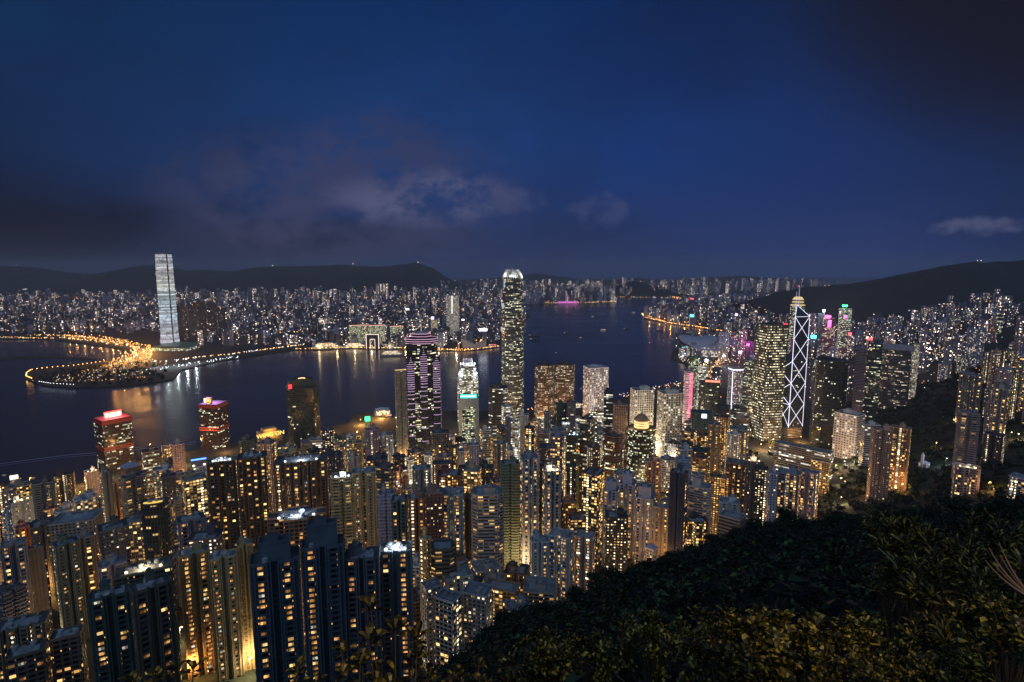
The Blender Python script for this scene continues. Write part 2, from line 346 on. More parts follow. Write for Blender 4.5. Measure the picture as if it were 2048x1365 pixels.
ngon_land('kowloon_ground', kow, 3, LAND)
# breakwater of the typhoon shelter
bw_ = coast([(0,716),(60,712),(120,712),(190,716),(192,719),(120,716),(60,716),(0,720)], 2); ngon_land('breakwater_ground', bw_, 2.4, LAND)
# island hillside as one relief
def grid(name, xs, ys, fz, mat, kind='structure', label=None, hole=None):
    me = bpy.data.meshes.new(name); vs = [(x, y, fz(x, y)) for y in ys for x in xs]; nx = len(xs); fs = []
    for j in range(len(ys)-1):
        for i in range(nx-1):
            if hole and hole(xs[i], ys[j]): continue
            a = j*nx+i; fs.append((a, a+1, a+nx+1, a+nx))
    me.from_pydata(vs, [], fs); me.materials.append(mat); me.polygons.foreach_set('use_smooth', [True]*len(fs)); me.update()
    o = bpy.data.objects.new(name, me); COL.objects.link(o); o['kind'] = kind
    if label: o['label'] = label
    return o
grid('hillside_terrain', [-1200+i*30 for i in range(200)], [250+i*30 for i in range(190)], lambda x, y: -14 if (y > 850 and not inside(isl, x, y)) else G(x, y)-(3 if G(x, y) < 5 else 0)+noise.noise(Vector((x*.01, y*.01, 0)))*3*(G(x, y) > 20), GRASSY)
# lookout slope, polar grid so that it is fine near the lookout
me = bpy.data.meshes.new('lookout_slope'); vs = []; fs = []
RR = [0.0, 1, 2, 3, 4, 5.5, 7, 9, 11, 14, 17, 21, 26, 32, 40, 50, 62, 76, 92, 110, 130, 150, 172, 196, 222, 250, 280, 310, 340, 370, 400, 430]
for r in RR:
    for k in range(81):
        a = -1.6+3.6*k/80
        x, y = a*r, r; vs.append((x if r else a*.5, y-4 if r == 0 else y, near_hill(x, y)))
n = 81
for j in range(len(RR)-1):
    for i in range(80): q = j*n+i; fs.append((q, q+1, q+n+1, q+n))
me.from_pydata(vs, [], fs); me.materials.append(GRASSY); me.update(); o = bpy.data.objects.new('lookout_slope', me); COL.objects.link(o); o['kind'] = 'structure'

def range_of_hills(name, Y, sil, depth, seed, foot=0.0, mat=None):
    """a long ridge: crest line height from (px,row) pairs at distance Y, falling on both sides"""
    x0, x1 = at(sil[0][0], sil[0][1], Y)[0], at(sil[-1][0], sil[-1][1], Y)[0]
    n = 300; ys = [Y-depth+depth*2*j/20 for j in range(21)]; xs = [x0+(x1-x0)*i/n for i in range(n+1)]
    pts = [(at(px, py, Y)[0], at(px, py, Y)[1]) for px, py in sil]
    def fz(x, y):
        top_ = lerp(x, pts)+noise.noise(Vector((x*.0016, seed, 0)))*26+noise.noise(Vector((x*.006, seed, 5)))*14+noise.noise(Vector((x*.02, y*.01, 5)))*7
        t_ = 1-abs(y-Y)/depth; t_ = t_*t_*(3-2*t_)
        rid = noise.noise(Vector((x*.0012, y*.0012, seed)))*.3*(1-t_)
        return foot+(top_-foot)*max(0, t_*(1+rid)) - (6 if t_ <= 0 else 0)
    return grid(name, xs, ys, fz, mat or HILLM)
range_of_hills('northern_hills', 10500, [(-500,545),(-100,534),(30,533),(90,543),(170,549),(240,545),(300,530),(325,536),(365,543),(420,540),(465,545),(520,534),(600,533),(680,530),(760,534),(830,526),(860,535),(890,556),(930,575),(1000,590)], 3200, 1.0)
range_of_hills('eastern_hills', 15000, [(820,575),(900,562),(960,558),(1040,552),(1080,546),(1110,552),(1160,560),(1220,560),(1270,557),(1320,562),(1380,560),(1440,554),(1490,552),(1530,556),(1580,562),(1640,570),(1700,575),(1800,590)], 3000, 4.0)
range_of_hills('island_hills', 4700, [(1500,606),(1520,600),(1545,592),(1570,583),(1620,574),(1680,569),(1740,560),(1800,553),(1850,545),(1900,532),(1950,523),(2010,523),(2060,521),(2200,512),(2500,500),(3000,510)], 1000, 9.0)
range_of_hills('point_hills', 9000, [(1180,598),(1230,572),(1265,562),(1300,571),(1350,585),(1400,598)], 700, 14.0)

print('setting done')

# ------------------------------------------------------------------ buildings
PARM = {'res': (3.2,3.1,.13,.87,.26,.86), 'res2': (4.2,3.0,.10,.78,.26,.84), 'pale': (3.3,3.0,.26,.74,.28,.76), 'bal': (5.0,3.1,.05,.93,.42,.97),
        'stair': (3.4,3.0,.3,.7,.35,.75), 'amber': (3.4,3.0,.2,.75,.3,.8), 'fore': (4.0,3.0,.12,.80,.26,.84), 'off': (3.0,4.0,.06,.94,.30,.86), 'grid': (3.3,3.6,.2,.8,.2,.78)}
C = {'W': (.60,.62,.64), 'L': (.36,.42,.50), 'G': (.30,.31,.32), 'D': (.045,.055,.06), 'T': (.05,.10,.11), 'B': (.20,.13,.09), 'P': (.46,.30,.26), 'Y': (.46,.37,.22), 'S': (.33,.28,.22), 'M': (.16,.16,.16), 'V': (.30,.27,.36), 'N': (.10,.10,.13), 'R': (.24,.10,.07)}
FOOT = []; BLD = []
def plan(kind, w_, d_, r=None):
    a, b = w_/2, d_/2
    if kind == 'box': return [(-a,-b),(a,-b),(a,b),(-a,b)]
    if kind == 'oct': c = min(a, b)*.45; return [(-a+c,-b),(a-c,-b),(a,-b+c),(a,b-c),(a-c,b),(-a+c,b),(-a,b-c),(-a,-b+c)]
    if kind == 'round': return [(a*math.cos(-PI/2+i*PI/12+PI/24), b*math.sin(-PI/2+i*PI/12+PI/24)) for i in range(24)]
    if kind == 'cross':
        p, q = a*.42, b*.42; return [(-p,-b),(p,-b),(p,-q),(a,-q),(a,q),(p,q),(p,b),(-p,b),(-p,q),(-a,q),(-a,-q),(-p,-q)]
    if kind == 'wings':   # slab with deep recesses on the long sides
        n_ = max(1, round(w_/17)); P = []; rc = min(5.5, b*.5); s = w_/n_; e = min(.9, b*.12)
        for i in range(n_):
            x = -a+i*s; P += [(x+(.0 if i == 0 else .06*s), -b+e), (x+.08*s, -b+e), (x+.08*s, -b), (x+.34*s, -b), (x+.34*s, -b+e), (x+.41*s, -b+e), (x+.41*s, -b+rc), (x+.57*s, -b+rc), (x+.57*s, -b+e), (x+.63*s, -b+e), (x+.63*s, -b), (x+.89*s, -b), (x+.89*s, -b+e), (x+s-(.0 if i == n_-1 else .06*s), -b+e)]
            if i < n_-1: P += [(x+s-.06*s, -b+rc*.6), (x+s+.06*s, -b+rc*.6)]
        return P+[(-x_, -y_) for x_, y_ in P]
    if kind == 'curve':
        P = [(a*math.sin(t_), -b*.2-b*.8*math.cos(t_)) for t_ in [(-1.45+2.9*i/12) for i in range(13)]]
        return P+[(a*.99, b*.5), (-a*.99, b*.5)]
    if kind == 'tri': return [(-a,-b),(a,-b),(a*.2,b),(-a*.2,b)]
    raise KeyError(kind)
def rot_poly(P, th, cx=0, cy_=0, s=1): c, s_ = math.cos(th), math.sin(th); return [(cx+(x*c-y*s_)*s, cy_+(x*s_+y*c)*s) for x, y in P]
def offset(P, k):
    n = len(P); out = []
    for i in range(n):
        a, b, c = Vector(P[i-1]), Vector(P[i]), Vector(P[(i+1) % n]); e1 = (b-a); e2 = (c-b)
        if e1.length < 1e-6 or e2.length < 1e-6: out.append(P[i]); continue
        e1.normalize(); e2.normalize(); n1 = Vector((e1.y, -e1.x)); n2 = Vector((e2.y, -e2.x)); m_ = n1+n2
        if m_.length < 1e-3: m_ = n1
        m_.normalize(); out.append(tuple(b+m_*k/max(.5, m_.dot(n1))))
    return out
WINMESH = {}
def window_obj(parent, loc, th, ww, wh, e, wmat_i):
    key = (round(ww, 2), round(wh, 2), wmat_i)
    if key not in WINMESH:
        mb = MB(); a = ww/2; h = wh/2
        mb.quad([(-a,-.05,-h),(a,-.05,-h),(a,-.05,h),(-a,-.05,h)], None, 1)
        f = .09
        for q in ((-a-f,a+f,-.12,0,h,h+f),(-a-f,a+f,-.12,0,-h-f,-h),(-a-f,-a,-.12,0,-h,h),(a,a+f,-.12,0,-h,h),(-.04,.04,-.10,0,-h,h)): mb.box(*q)
        me_o = mb.build('window', [FRAME, WIN_E[wmat_i]]); WINMESH[key] = me_o.data; bpy.data.objects.remove(me_o)
    o = bpy.data.objects.new('window', WINMESH[key]); COL.objects.link(o); o.parent = parent; o.location = loc; o.rotation_euler = (0, 0, th)
    return o
AP, OF = 'apartment_tower', 'office_tower'
def building(name, cat, label, x0, x1, ytop, Y, pl='box', style='res', color='G', lit=.15, rot=0.0, dr=.8, roof='pt', ledge=None, group=None, wins=0, base=None, ztop=None, crown=0.0, tiers=None):
    r = random.Random(int(x0*7+ytop*131+Y)); px = (x0+x1)/2
    X, Z = at(px, ytop, Y)
    if ztop is not None: Z = ztop
    if Z < 5: Z = 8+r.random()*6
    beta = math.atan2(X, Y); th = -beta+math.radians(rot)
    need = (at(x1, ytop, Y)[0]-at(x0, ytop, Y)[0])*math.cos(beta)
    P = plan(pl, need, need*dr); Q = rot_poly(P, math.radians(rot)); ex = max(q[0] for q in Q)-min(q[0] for q in Q); s = need/ex
    P = plan(pl, need*s, need*dr*s); D_ = max(q[1] for q in rot_poly(P, math.radians(rot)))
    cx, cyy = X+math.sin(beta)*D_, Y+math.cos(beta)*D_
    g_ = base if base is not None else max(3, G(cx, cyy)); zb = g_-6 if g_ > 6 else g_-1
    if Z < g_+9: Z = g_+9
    FOOT.append((cx, cyy, need*.5)); BLD.append((px, ytop, x0, x1, Y, label))
    root = empty(name, (cx, cyy, g_), th); tag(root, label, cat, group)
    col = (C[color] if isinstance(color, str) else color)
    k = (.85+.3*r.random())*(.8 if style != 'grid' else 1); col4 = (*[min(1, q*k) for q in col], lit)
    top = Z-g_; bot = zb-g_
    fh = PARM.get(style, (3,3.5))[1]
    mats = [M[style], ROOF if col[0] > .25 else ROOFD, wallpaint(tuple(min(1, q*1.15) for q in col))]
    mb = MB(); ms = [mats[0], mats[1], mats[2]]
    if tiers:   # list of (fraction of height where the tier starts, scale)
        zs = [bot]+[top*f for f, _ in tiers]+[top]; sc = [1.0]+[q for _, q in tiers]
        for i in range(len(sc)): mb.prism([(x*sc[i], y*sc[i]) for x, y in P], zs[i]-(0 if i == 0 else .5), zs[i+1], 0, 1, True, v0=top)
        Pt = [(x*sc[-1], y*sc[-1]) for x, y in P]
    else: mb.prism(P, bot, top, 0, 1, True, snap=0 if name != AP or pl in ('curve', 'oct', 'round') else PARM.get(style, (3.2,))[0]); Pt = P
    if ledge is None: ledge = (.0 if Y > 900 else {'bal': 1.1, 'res': .25, 'res2': .35, 'fore': .18, 'pale': .0, 'amber': .3, 'stair': .2}.get(style, 0))
    if ledge and not tiers:
        zz = top-fh
        while zz > max(bot, 0):
            O_ = offset(P, ledge); mb.prism(O_, zz-.12, zz+(.95 if style == 'bal' else .14), 2); zz -= fh
    if Y < 640 and not tiers and len(P) > 4:
        for i in range(len(P)):
            a, b, c = Vector(P[i-1]), Vector(P[i]), Vector(P[(i+1) % len(P)])
            if (b-a).cross(c-b) > .1 and b.y < 0: mb.box(b.x-.3, b.x+.3, b.y-.3, b.y+.3, bot, top+.4, 2)
    wall = mb.build('wall', ms, root, col4)
    # roof
    par = MB(); O_ = offset(Pt, .25); n_ = len(Pt); hp = 1.1
    for i in range(n_):
        a, b = Pt[i], Pt[(i+1) % n_]; A, B = O_[i], O_[(i+1) % n_]
        par.quad([(A[0],A[1],top-.6),(B[0],B[1],top-.6),(B[0],B[1],top+hp),(A[0],A[1],top+hp)]); par.quad([(b[0],b[1],top),(a[0],a[1],top),(a[0],a[1],top+hp),(b[0],b[1],top+hp)])
        par.quad([(A[0],A[1],top+hp),(B[0],B[1],top+hp),(b[0],b[1],top+hp),(a[0],a[1],top+hp)])
    par.build('parapet', mats[2], root)
    W_ = max(q[0] for q in Pt)-min(q[0] for q in Pt); DD = max(q[1] for q in Pt)-min(q[1] for q in Pt)
    if 'p' in roof:
        for i in range(1+('P' in roof)+(W_ > 30)):
            m2 = MB(); aw, ad, ah = W_*r.uniform(.12,.2), DD*r.uniform(.14,.24), r.uniform(4,7)*(1.5 if 'P' in roof else 1); ox, oy = W_*r.uniform(-.22,.22), DD*r.uniform(-.2,.2)
            m2.box(ox-aw, ox+aw, oy-ad, oy+ad, top-.1, top+ah, 0, top=1); m2.box(ox-aw*.5, ox+aw*.4, oy-ad*.5, oy+ad*.6, top+ah-.1, top+ah+2.4, 0, top=1)
            m2.box(ox-aw-.25, ox+aw+.25, oy-ad-.25, oy+ad+.25, top+ah-.3, top+ah+.35, 0, top=1)
            m2.build('plant_room', [mats[2], mats[1]], root)
    if 'B' in roof:
        m2 = MB(); bw_, bd_, bh_ = W_*r.uniform(.30,.36), DD*.34, r.uniform(9,12); m2.box(-bw_, bw_, -bd_, bd_, top-.1, top+bh_, 0, top=1)
        for q_ in (-1, 1): m2.box(q_*bw_-.3, q_*bw_+.3, -bd_-.3, bd_+.3, top, top+bh_+1.2)
        m2.box(-bw_, bw_, -bd_-.3, -bd_+.1, top+bh_-.2, top+bh_+1.2); m2.box(-bw_*.5, bw_*.3, -bd_*.5, bd_*.5, top+bh_-.1, top+bh_+3, 0, top=1)
        m2.build('roof_block', [mats[2], mats[1]], root)
    if 't' in roof:
        for i in range(2 if Y < 700 else 1):
            m2 = MB(); ox, oy = W_*r.uniform(-.36,.36), DD*r.uniform(-.34,.34); m2.tube((ox,oy,top-.1), (ox,oy,top+2.6), 1.6, 1.6, 10); m2.tube((ox,oy,top+2.6), (ox,oy,top+3.1), 1.6, .3, 10)
            m2.build('water_tank', PLANT, root)
    if 'c' in roof or Y < 620:
        m2 = MB(); m2.box(-W_*.34, W_*.34, -DD*.30, DD*.30, top-.05, top+.22)
        for i in range(10): ox, oy = W_*r.uniform(-.3,.3), DD*r.uniform(-.27,.27); m2.box(ox-.9, ox+.9, oy-.6, oy+.6, top+.1, top+r.uniform(.8,1.8))
        for i in range(5):
            ox, oy = W_*r.uniform(-.33,.12), DD*r.uniform(-.29,.29); m2.tube((ox,oy,top+.3), (ox+W_*.2,oy,top+.3), .15)
        m2.build('roof_equipment', PLANT, root)
    if 'd' in roof:
        m2 = MB(); ox, oy = W_*r.uniform(-.3,.3), DD*r.uniform(-.35,0)
        m2.tube((ox,oy,top-.1), (ox,oy,top+1.6), .15); 
        for i in range(12):
            a0, a1 = i*PI/6, (i+1)*PI/6; m2.quad([(ox,oy-.1,top+2.4),(ox+2*math.cos(a0),oy-.7-.5*math.sin(a0),top+2.6+1.9*math.sin(a0)),(ox+2*math.cos(a1),oy-.7-.5*math.sin(a1),top+2.6+1.9*math.sin(a1))])
        m2.build('satellite_dish', simple_white, root)
    if 'm' in roof:
        m2 = MB(); m2.tube((0,0,top-.2), (0,0,top+W_*.5+6), .35, .1, 6); m2.tube((-2,1,top), (-2,1,top+W_*.3), .2, .1, 5); m2.build('mast', METAL, root)
    if 'y' in roof:
        m2 = MB(); n_ = len(Pt); O3 = offset(Pt, .8)
        for i in range(n_): m2.quad([(O3[i][0],O3[i][1],top+1.2),(O3[(i+1)%n_][0],O3[(i+1)%n_][1],top+1.2),(0,0,top+1.2+W_*.32)])
        m2.build('pyramid_roof', wallpaint((.36,.38,.52)), root)
    if 'f' in roof or 'F' in roof:
        for i in range(3):
            m2 = MB(); ox = W_*(-.3+.3*i); oy = -DD*.3; m2.box(ox-.7, ox+.7, oy-.3, oy+.3, top+.9, top+1.9); o = m2.build('floodlight', WHITE_E if 'f' in roof else WARM_E, root)
        L = bpy.data.lights.new('floodlight_glow', 'POINT'); L.energy = 4500; L.color = (.85,.93,1) if 'f' in roof else (1,.72,.38); L.shadow_soft_size = .6
        lo = bpy.data.objects.new('floodlight_glow', L); COL.objects.link(lo); lo.parent = root; lo.location = (0, -DD*.3, top+3.2)
    # lit windows as real frames and panes
    if wins:
        bw, fh, a0, a1, b0, b1 = PARM[style]; uu = 0.0; cand = []
        for i in range(len(P)):
            a, b = Vector(P[i]), Vector(P[(i+1) % len(P)]); L_ = (b-a).length; e = (b-a)/L_ if L_ > 0 else Vector((1,0)); nrm = Vector((e.y, -e.x))
            if nrm.y < -.3 and L_ > bw*.8:
                nb = int(L_/bw+.02) if pl not in ('curve', 'oct', 'round') else 0
                for c in range(nb): cand.append((a+e*((L_-nb*bw)/2+(c+(a0+a1)/2)*bw), math.atan2(e.y, e.x), c))
            uu += L_
        if cand:
            wt = [r.random()**3+.03 for _ in cand]; nf = int((top-2)/fh); used = set(); tries = 0
            while len(used) < wins and tries < wins*8:
                tries += 1; ci = r.choices(range(len(cand)), wt)[0]; fl = r.randrange(min(nf, 40))
                if (ci, fl) in used: continue
                used.add((ci, fl)); p, an, c = cand[ci]
                window_obj(root, (p.x, p.y, top-(fl+1)*fh+fh*(b0+b1)/2), an, bw*(a1-a0)*.96, fh*(b1-b0)*.96, 0, r.choices((0,1,2,3), (4,3,1,5))[0])
    root['_w'] = W_; root['_d'] = DD; root['_t'] = top
    return root
simple_white = simple('white_dish', (.75,.77,.8), .5)
def part(root, name, mat, fn):
    mb = MB(); fn(mb); o = mb.build(name, mat, root); return o
def text_on(root, name, body, size, mat, loc, rz=0.0, ext=.15, rx=PI/2):
    c = bpy.data.curves.new(name, 'FONT'); c.body = body; c.size = size; c.align_x = 'CENTER'; c.align_y = 'CENTER'; c.extrude = ext; c.resolution_u = 2
    o = bpy.data.objects.new(name, c); COL.objects.link(o); dg = bpy.context.evaluated_depsgraph_get()
    me_ = bpy.data.meshes.new_from_object(o.evaluated_get(dg)); bpy.data.objects.remove(o); me_.materials.clear(); me_.materials.append(mat)
    o = bpy.data.objects.new(name, me_); COL.objects.link(o); o.parent = root; o.location = loc; o.rotation_euler = (rx, 0, rz); return o
def fin(root):
    q = (root['_w'], root['_d'], root['_t']); 
    for k in ('_w', '_d', '_t'): del root[k]
    return q
AP, OF = 'apartment_tower', 'office_tower'
def A(label, x0, x1, yt, Y, *a, **k):
    r_ = building(AP, 'apartment tower', label, x0, x1, yt, Y, *a, **k); fin(r_); return r_
def O(label, x0, x1, yt, Y, *a, **k):
    r_ = building(OF, 'office tower', label, x0, x1, yt, Y, *a, **k); fin(r_); return r_

# ------------------------------------------------------------------ landmark towers
# tall white-lit tower across the harbour
led = bpy.data.materials.new('led_facade'); led.use_nodes = True; t = NT(led.node_tree); b = t.n['Principled BSDF']
U = t.sep(t.new('ShaderNodeTexCoord').outputs['UV']); fl = t.m('FLOOR', t.m('DIVIDE', U[1], 7.4)); cell = t.m('FLOOR', t.m('DIVIDE', U[0], 6.0))
r1 = t.white(t.xyz(fl, 3.0, 1.0))[0]; nz = t.noise(t.xyz(t.m('MULTIPLY', U[0], .018), t.m('MULTIPLY', U[1], .045), 2.0), 1.0, 5.0, .75)
k = t.m('MULTIPLY', t.mr(r1, 0, 1, .25, 1.0), t.mr(nz, .33, .55, .30, 1.0)); k = t.m('MULTIPLY', k, t.mr(t.m('FRACT', t.m('DIVIDE', U[1], 7.4)), .0, .35, .25, 1.0))
k = t.m('MULTIPLY', k, t.mr(t.white(t.xyz(fl, cell, 5.0))[0], 0, .25, .35, 1.0))
b.inputs['Base Color'].default_value = (.05,.06,.07,1); t.l.new(t.ramp(t.m('DIVIDE', t.m('MULTIPLY', U[1], -1.0), 470.0), [(0,(.80,.84,.95)),(.2,(.80,.82,.84)),(.35,(.84,.86,.80)),(.5,(.62,.80,.88)),(.75,(.62,.74,.9)),(1,(.78,.80,.95))]), b.inputs['Emission Color'])
t.l.new(t.m('MULTIPLY', k, 1.3), b.inputs['Emission Strength']); led.cycles.emission_sampling = 'NONE'
X, Z = at(334.5, 690, 2950); root = empty('skyscraper', (X, 2975, 3), math.atan2(-X, 2950)+math.radians(-24))
tag(root, 'tallest tower across the harbour, its faces lit white by stripes of screens', 'skyscraper')
FOOT.append((X, 2975, 70)); BLD.append((325, 508, 307, 352, 2950, ''))
s_ = 33.5; prof = [(-5,1.02),(18,1.06),(45,.99),(90,.965),(200,.955),(330,.945),(430,.93),(468,.90),(478,.87)]
def icc(mb, inset=0.0, which=None, mi=0):
    for (z0, a0), (z1, a1) in zip(prof, prof[1:]):
        for i in range(4):
            if which is not None and i not in which: continue
            cs = [(-1,-1),(1,-1),(1,1),(-1,1)]; a, b_ = cs[i], cs[(i+1) % 4]; mx, my = (a[0]+b_[0])/2, (a[1]+b_[1])/2; sh = .88 if which is not None else 1
            P = []
            for (c_, q, zz) in ((a,a0,z0),(b_,a0,z0),(b_,a1,z1),(a,a1,z1)):
                P.append(((mx+(c_[0]-mx)*sh)*s_*q+mx*inset, (my+(c_[1]-my)*sh)*s_*q+my*inset, zz))
            mb.quad(P, [(0,z0-478),(62,z0-478),(62,z1-478),(0,z1-478)], mi)
part(root, 'wall', M['off'], lambda mb: (icc(mb), mb.box(-30,30,-30,30,470,474))).color = (.05,.06,.08,.25)
part(root, 'screen_face', led, lambda mb: icc(mb, 1.0, (0,))); part(root, 'screen_face', led, lambda mb: icc(mb, 1.0, (1,)))
part(root, 'roof_crown', METAL, lambda mb: [mb.box(x-1.2,x+1.2,y-1.2,y+1.2,476,489) for x in (-30,30) for y in (-30,30)]+[mb.box(-30,30,-30,-28,484,486), mb.box(28,30,-30,30,484,486)])
text_on(root, 'screen_digits', '1923', 21, simple('dark_digits', (.01,.01,.015), .6), (0, -s_*.93-1.6, 440), ext=.3)

# tallest near tower with a crown of fins
root = building('skyscraper', 'skyscraper', 'tallest tower on the near shore, ribbed dark glass under a floodlit white finned crown', 1002, 1049, 556, 1450, 'oct', 'off', (.16,.18,.20), .46, rot=-14, dr=1, roof='', tiers=[(.42,.975),(.63,.945),(.80,.90),(.91,.84),(.965,.77)])
W_, D_, T_ = fin(root)
def crown(mb):
    n_ = 30
    for i in range(n_):
        a = i*2*PI/n_; c, s = math.cos(a), math.sin(a); R0 = W_*.52/max(abs(c), abs(s), .78); R1 = R0*.55; hh = 19 if i % 3 else 22
        for (ra, za, rb, zb_) in ((R0*1.08,-4,R0*1.0,7),(R0*1.0,7,R1*1.12,hh)):
            mb.tube((c*ra,s*ra,T_+za), (c*rb,s*rb,T_+zb_), .75, .55, 5)
part(root, 'crown', simple('crown_fins', (.85,.84,.78), .4), crown)
part(root, 'roof_core', PLANT, lambda mb: mb.box(-8,8,-8,8,T_-.5,T_+8))
for (lx, ly) in ((0,-20),(0,20),(20,0),(-20,0),(0,0)):
    L = bpy.data.lights.new('crown_light', 'POINT'); L.energy = 22000; L.color = (1,.95,.82); L.shadow_soft_size = 1; lo = bpy.data.objects.new('crown_light', L); COL.objects.link(lo); lo.parent = root; lo.location = (lx*.9, ly*.9, T_+2.5)
cp = glow('corner_panel', (.75,.9,1), .5)
for z0, z1, q in ((T_-26,T_-8,.47),(T_-80,T_-66,.56),(T_-140,T_-128,.62)):
    part(root, 'lit_corner_panel', cp, lambda mb: mb.box(-W_*q,-W_*(q-.13),-D_*(q-.06)-1.5,-D_*(q-.06)-1,z0,z1))

# purple banded tower
root = building(OF, 'office tower', 'dark tower wrapped in purple neon bands with a stepped glowing top and spire', 812, 874, 689, 1035, 'oct', 'off', (.06,.055,.08), .46, rot=0, dr=.9, roof='')
W_, D_, T_ = fin(root)
def lobe(mb, cx, w_, z0, z1): mb.prism([(cx-w_/2,-D_/2+.2),(cx-w_/2,-D_/2-2.5),(cx-w_*.1,-D_/2-5),(cx+w_/2,-D_/2-2.5),(cx+w_/2,-D_/2+.2)], z0, z1, 0, 0, True)
for cx, zt in ((-W_*.36, T_-22), (W_*.06, T_-8), (W_*.47, T_-20)):
    o = part(root, 'bay', M['off'], lambda mb: lobe(mb, cx, W_*.23, -3, zt)); o.color = (.05,.05,.07,.25)
    zz = zt-4; st = 4.3; i = 0
    z = zt-3; st = 4.2; i = 0
    while z > 20:
        w_ = W_*.23*(min(1, .35+.2*i)); mb = MB()
        P = [(cx-w_/2,-D_/2-2.9),(cx-w_*.1,-D_/2-5.5),(cx+w_/2,-D_/2-2.9)]
        for a, b_ in zip(P, P[1:]): mb.quad([(a[0],a[1],z),(b_[0],b_[1],z),(b_[0],b_[1],z+1.0),(a[0],a[1],z+1.0)]); mb.quad([(a[0],a[1]+.6,z+1.0),(a[0],a[1],z+1.0),(b_[0],b_[1],z+1.0),(b_[0],b_[1]+.6,z+1.0)])
        mb.build('neon_band', PURPLE_E, root)
        z -= st; i += 1
        if i > 13: st = min(30, st*1.22)
    def bands(mb):
        z = zt-3; st = 4.2; i = 0
        while z > 20:
            w_ = W_*.23*(min(1, .35+.2*i)); 
            P = [(cx-w_/2,-D_/2-2.9),(cx-w_*.1,-D_/2-5.5),(cx+w_/2,-D_/2-2.9)]
            for a, b_ in zip(P, P[1:]): mb.quad([(a[0],a[1],z),(b_[0],b_[1],z),(b_[0],b_[1],z+1.15),(a[0],a[1],z+1.15)]); mb.quad([(a[0],a[1]+.6,z+1.15),(a[0],a[1],z+1.15),(b_[0],b_[1],z+1.15),(b_[0],b_[1]+.6,z+1.15)])
            z -= st; i += 1
            if i > 14: st = min(13, st*1.12)
o = part(root, 'stepped_top', M['off'], lambda mb: (mb.prism([(x*W_/2,y*D_/2) for x, y in ((-1.06,-.5),(-.5,-1.06),(.5,-1.06),(1.06,-.5),(1.06,.5),(.5,1.06),(-.5,1.06),(-1.06,.5))], T_-.4, T_+9, uv=True), mb.prism([(x*W_/2,y*D_/2) for x, y in ((-.6,-.3),(-.3,-.6),(.3,-.6),(.6,-.3),(.6,.3),(.3,.6),(-.3,.6),(-.6,.3))], T_+9, T_+18, uv=True))); o.color = (.05,.04,.07,.1)
def rings(mb):
    for k_, z in ((1.07,T_+.5),(1.07,T_+4.4),(1.07,T_+8.6),(.62,T_+12.5),(.62,T_+17.5)):
        P = [(x*W_/2*k_,y*D_/2*k_) for x, y in ((-1,-.48),(-.48,-1),(.48,-1),(1,-.48),(1,.48),(.48,1),(-.48,1),(-1,.48))]; Q = offset(P, -.8)
        for i in range(8):
            a, b_ = P[i], P[(i+1) % 8]; A_, B_ = Q[i], Q[(i+1) % 8]; mb.quad([(*a,z),(*b_,z),(*b_,z+.8),(*a,z+.8)]); mb.quad([(*a,z+.8),(*b_,z+.8),(*B_,z+.8),(*A_,z+.8)])
part(root, 'neon_ring', PINKL if 'PINKL' in globals() else glow('pink_white_neon', (1,.55,.78), 1.0), rings)
part(root, 'roof_cone', wallpaint((.5,.38,.45)), lambda mb: mb.prism([(x*W_*.25,y*D_*.25) for x, y in ((-1,-.5),(-.5,-1),(.5,-1),(1,-.5),(1,.5),(.5,1),(-.5,1),(-1,.5))], T_+18, T_+22, P1=[(x*W_*.08,y*D_*.08) for x, y in ((-1,-.5),(-.5,-1),(.5,-1),(1,-.5),(1,.5),(.5,1),(-.5,1),(-1,.5))]))
part(root, 'spire', glow('spire_light', (.8,.85,1), .5), lambda mb: (mb.tube((0,0,T_+22),(0,0,T_+36),.9,.5), mb.tube((0,0,T_+36),(0,0,T_+54),.35,.1)))

# shorter crowned harbour tower behind the teal sign
root = building(OF, 'office tower', 'stepped tower blazing white at its finned top, behind the teal-signed building', 914, 957, 732, 1400, 'oct', 'offw', (.30,.33,.34), .75, rot=0, dr=1, roof='', tiers=[(.62,.97),(.78,.9),(.88,.80),(.95,.7)])
W_, D_, T_ = fin(root)
part(root, 'crown', simple('crown_white', (.85,.86,.9), .4), lambda mb: [mb.tube((math.cos(i*PI/13)*W_*.36,math.sin(i*PI/13)*D_*.36,T_-2),(math.cos(i*PI/13)*W_*.30,math.sin(i*PI/13)*D_*.30,T_+14),.6,.4,5) for i in range(26)])
for z in (T_*.70, T_*.83, T_+1):
    part(root, 'terrace_lights', glow('terrace_light', (.92,.95,1), 2.2), lambda mb: [mb.box(x*W_-1.4,x*W_+1.4,-D_*.52,-D_*.49,z,z+6) for x in (-.47,-.30,.30,.47)]+[mb.box(-W_*.28,W_*.28,-D_*.5,-D_*.48,z-3,z-1)])
for (lx, lz) in ((0,T_+3),(-W_*.6,T_*.86),(W_*.6,T_*.86),(0,T_*.8)):
    L = bpy.data.lights.new('crown_light', 'POINT'); L.energy = 30000; L.color = (.93,.95,1); L.shadow_soft_size = 1; lo = bpy.data.objects.new('crown_light', L); COL.objects.link(lo); lo.parent = root; lo.location = (lx, -D_*.62 if lz < T_ else 0, lz)

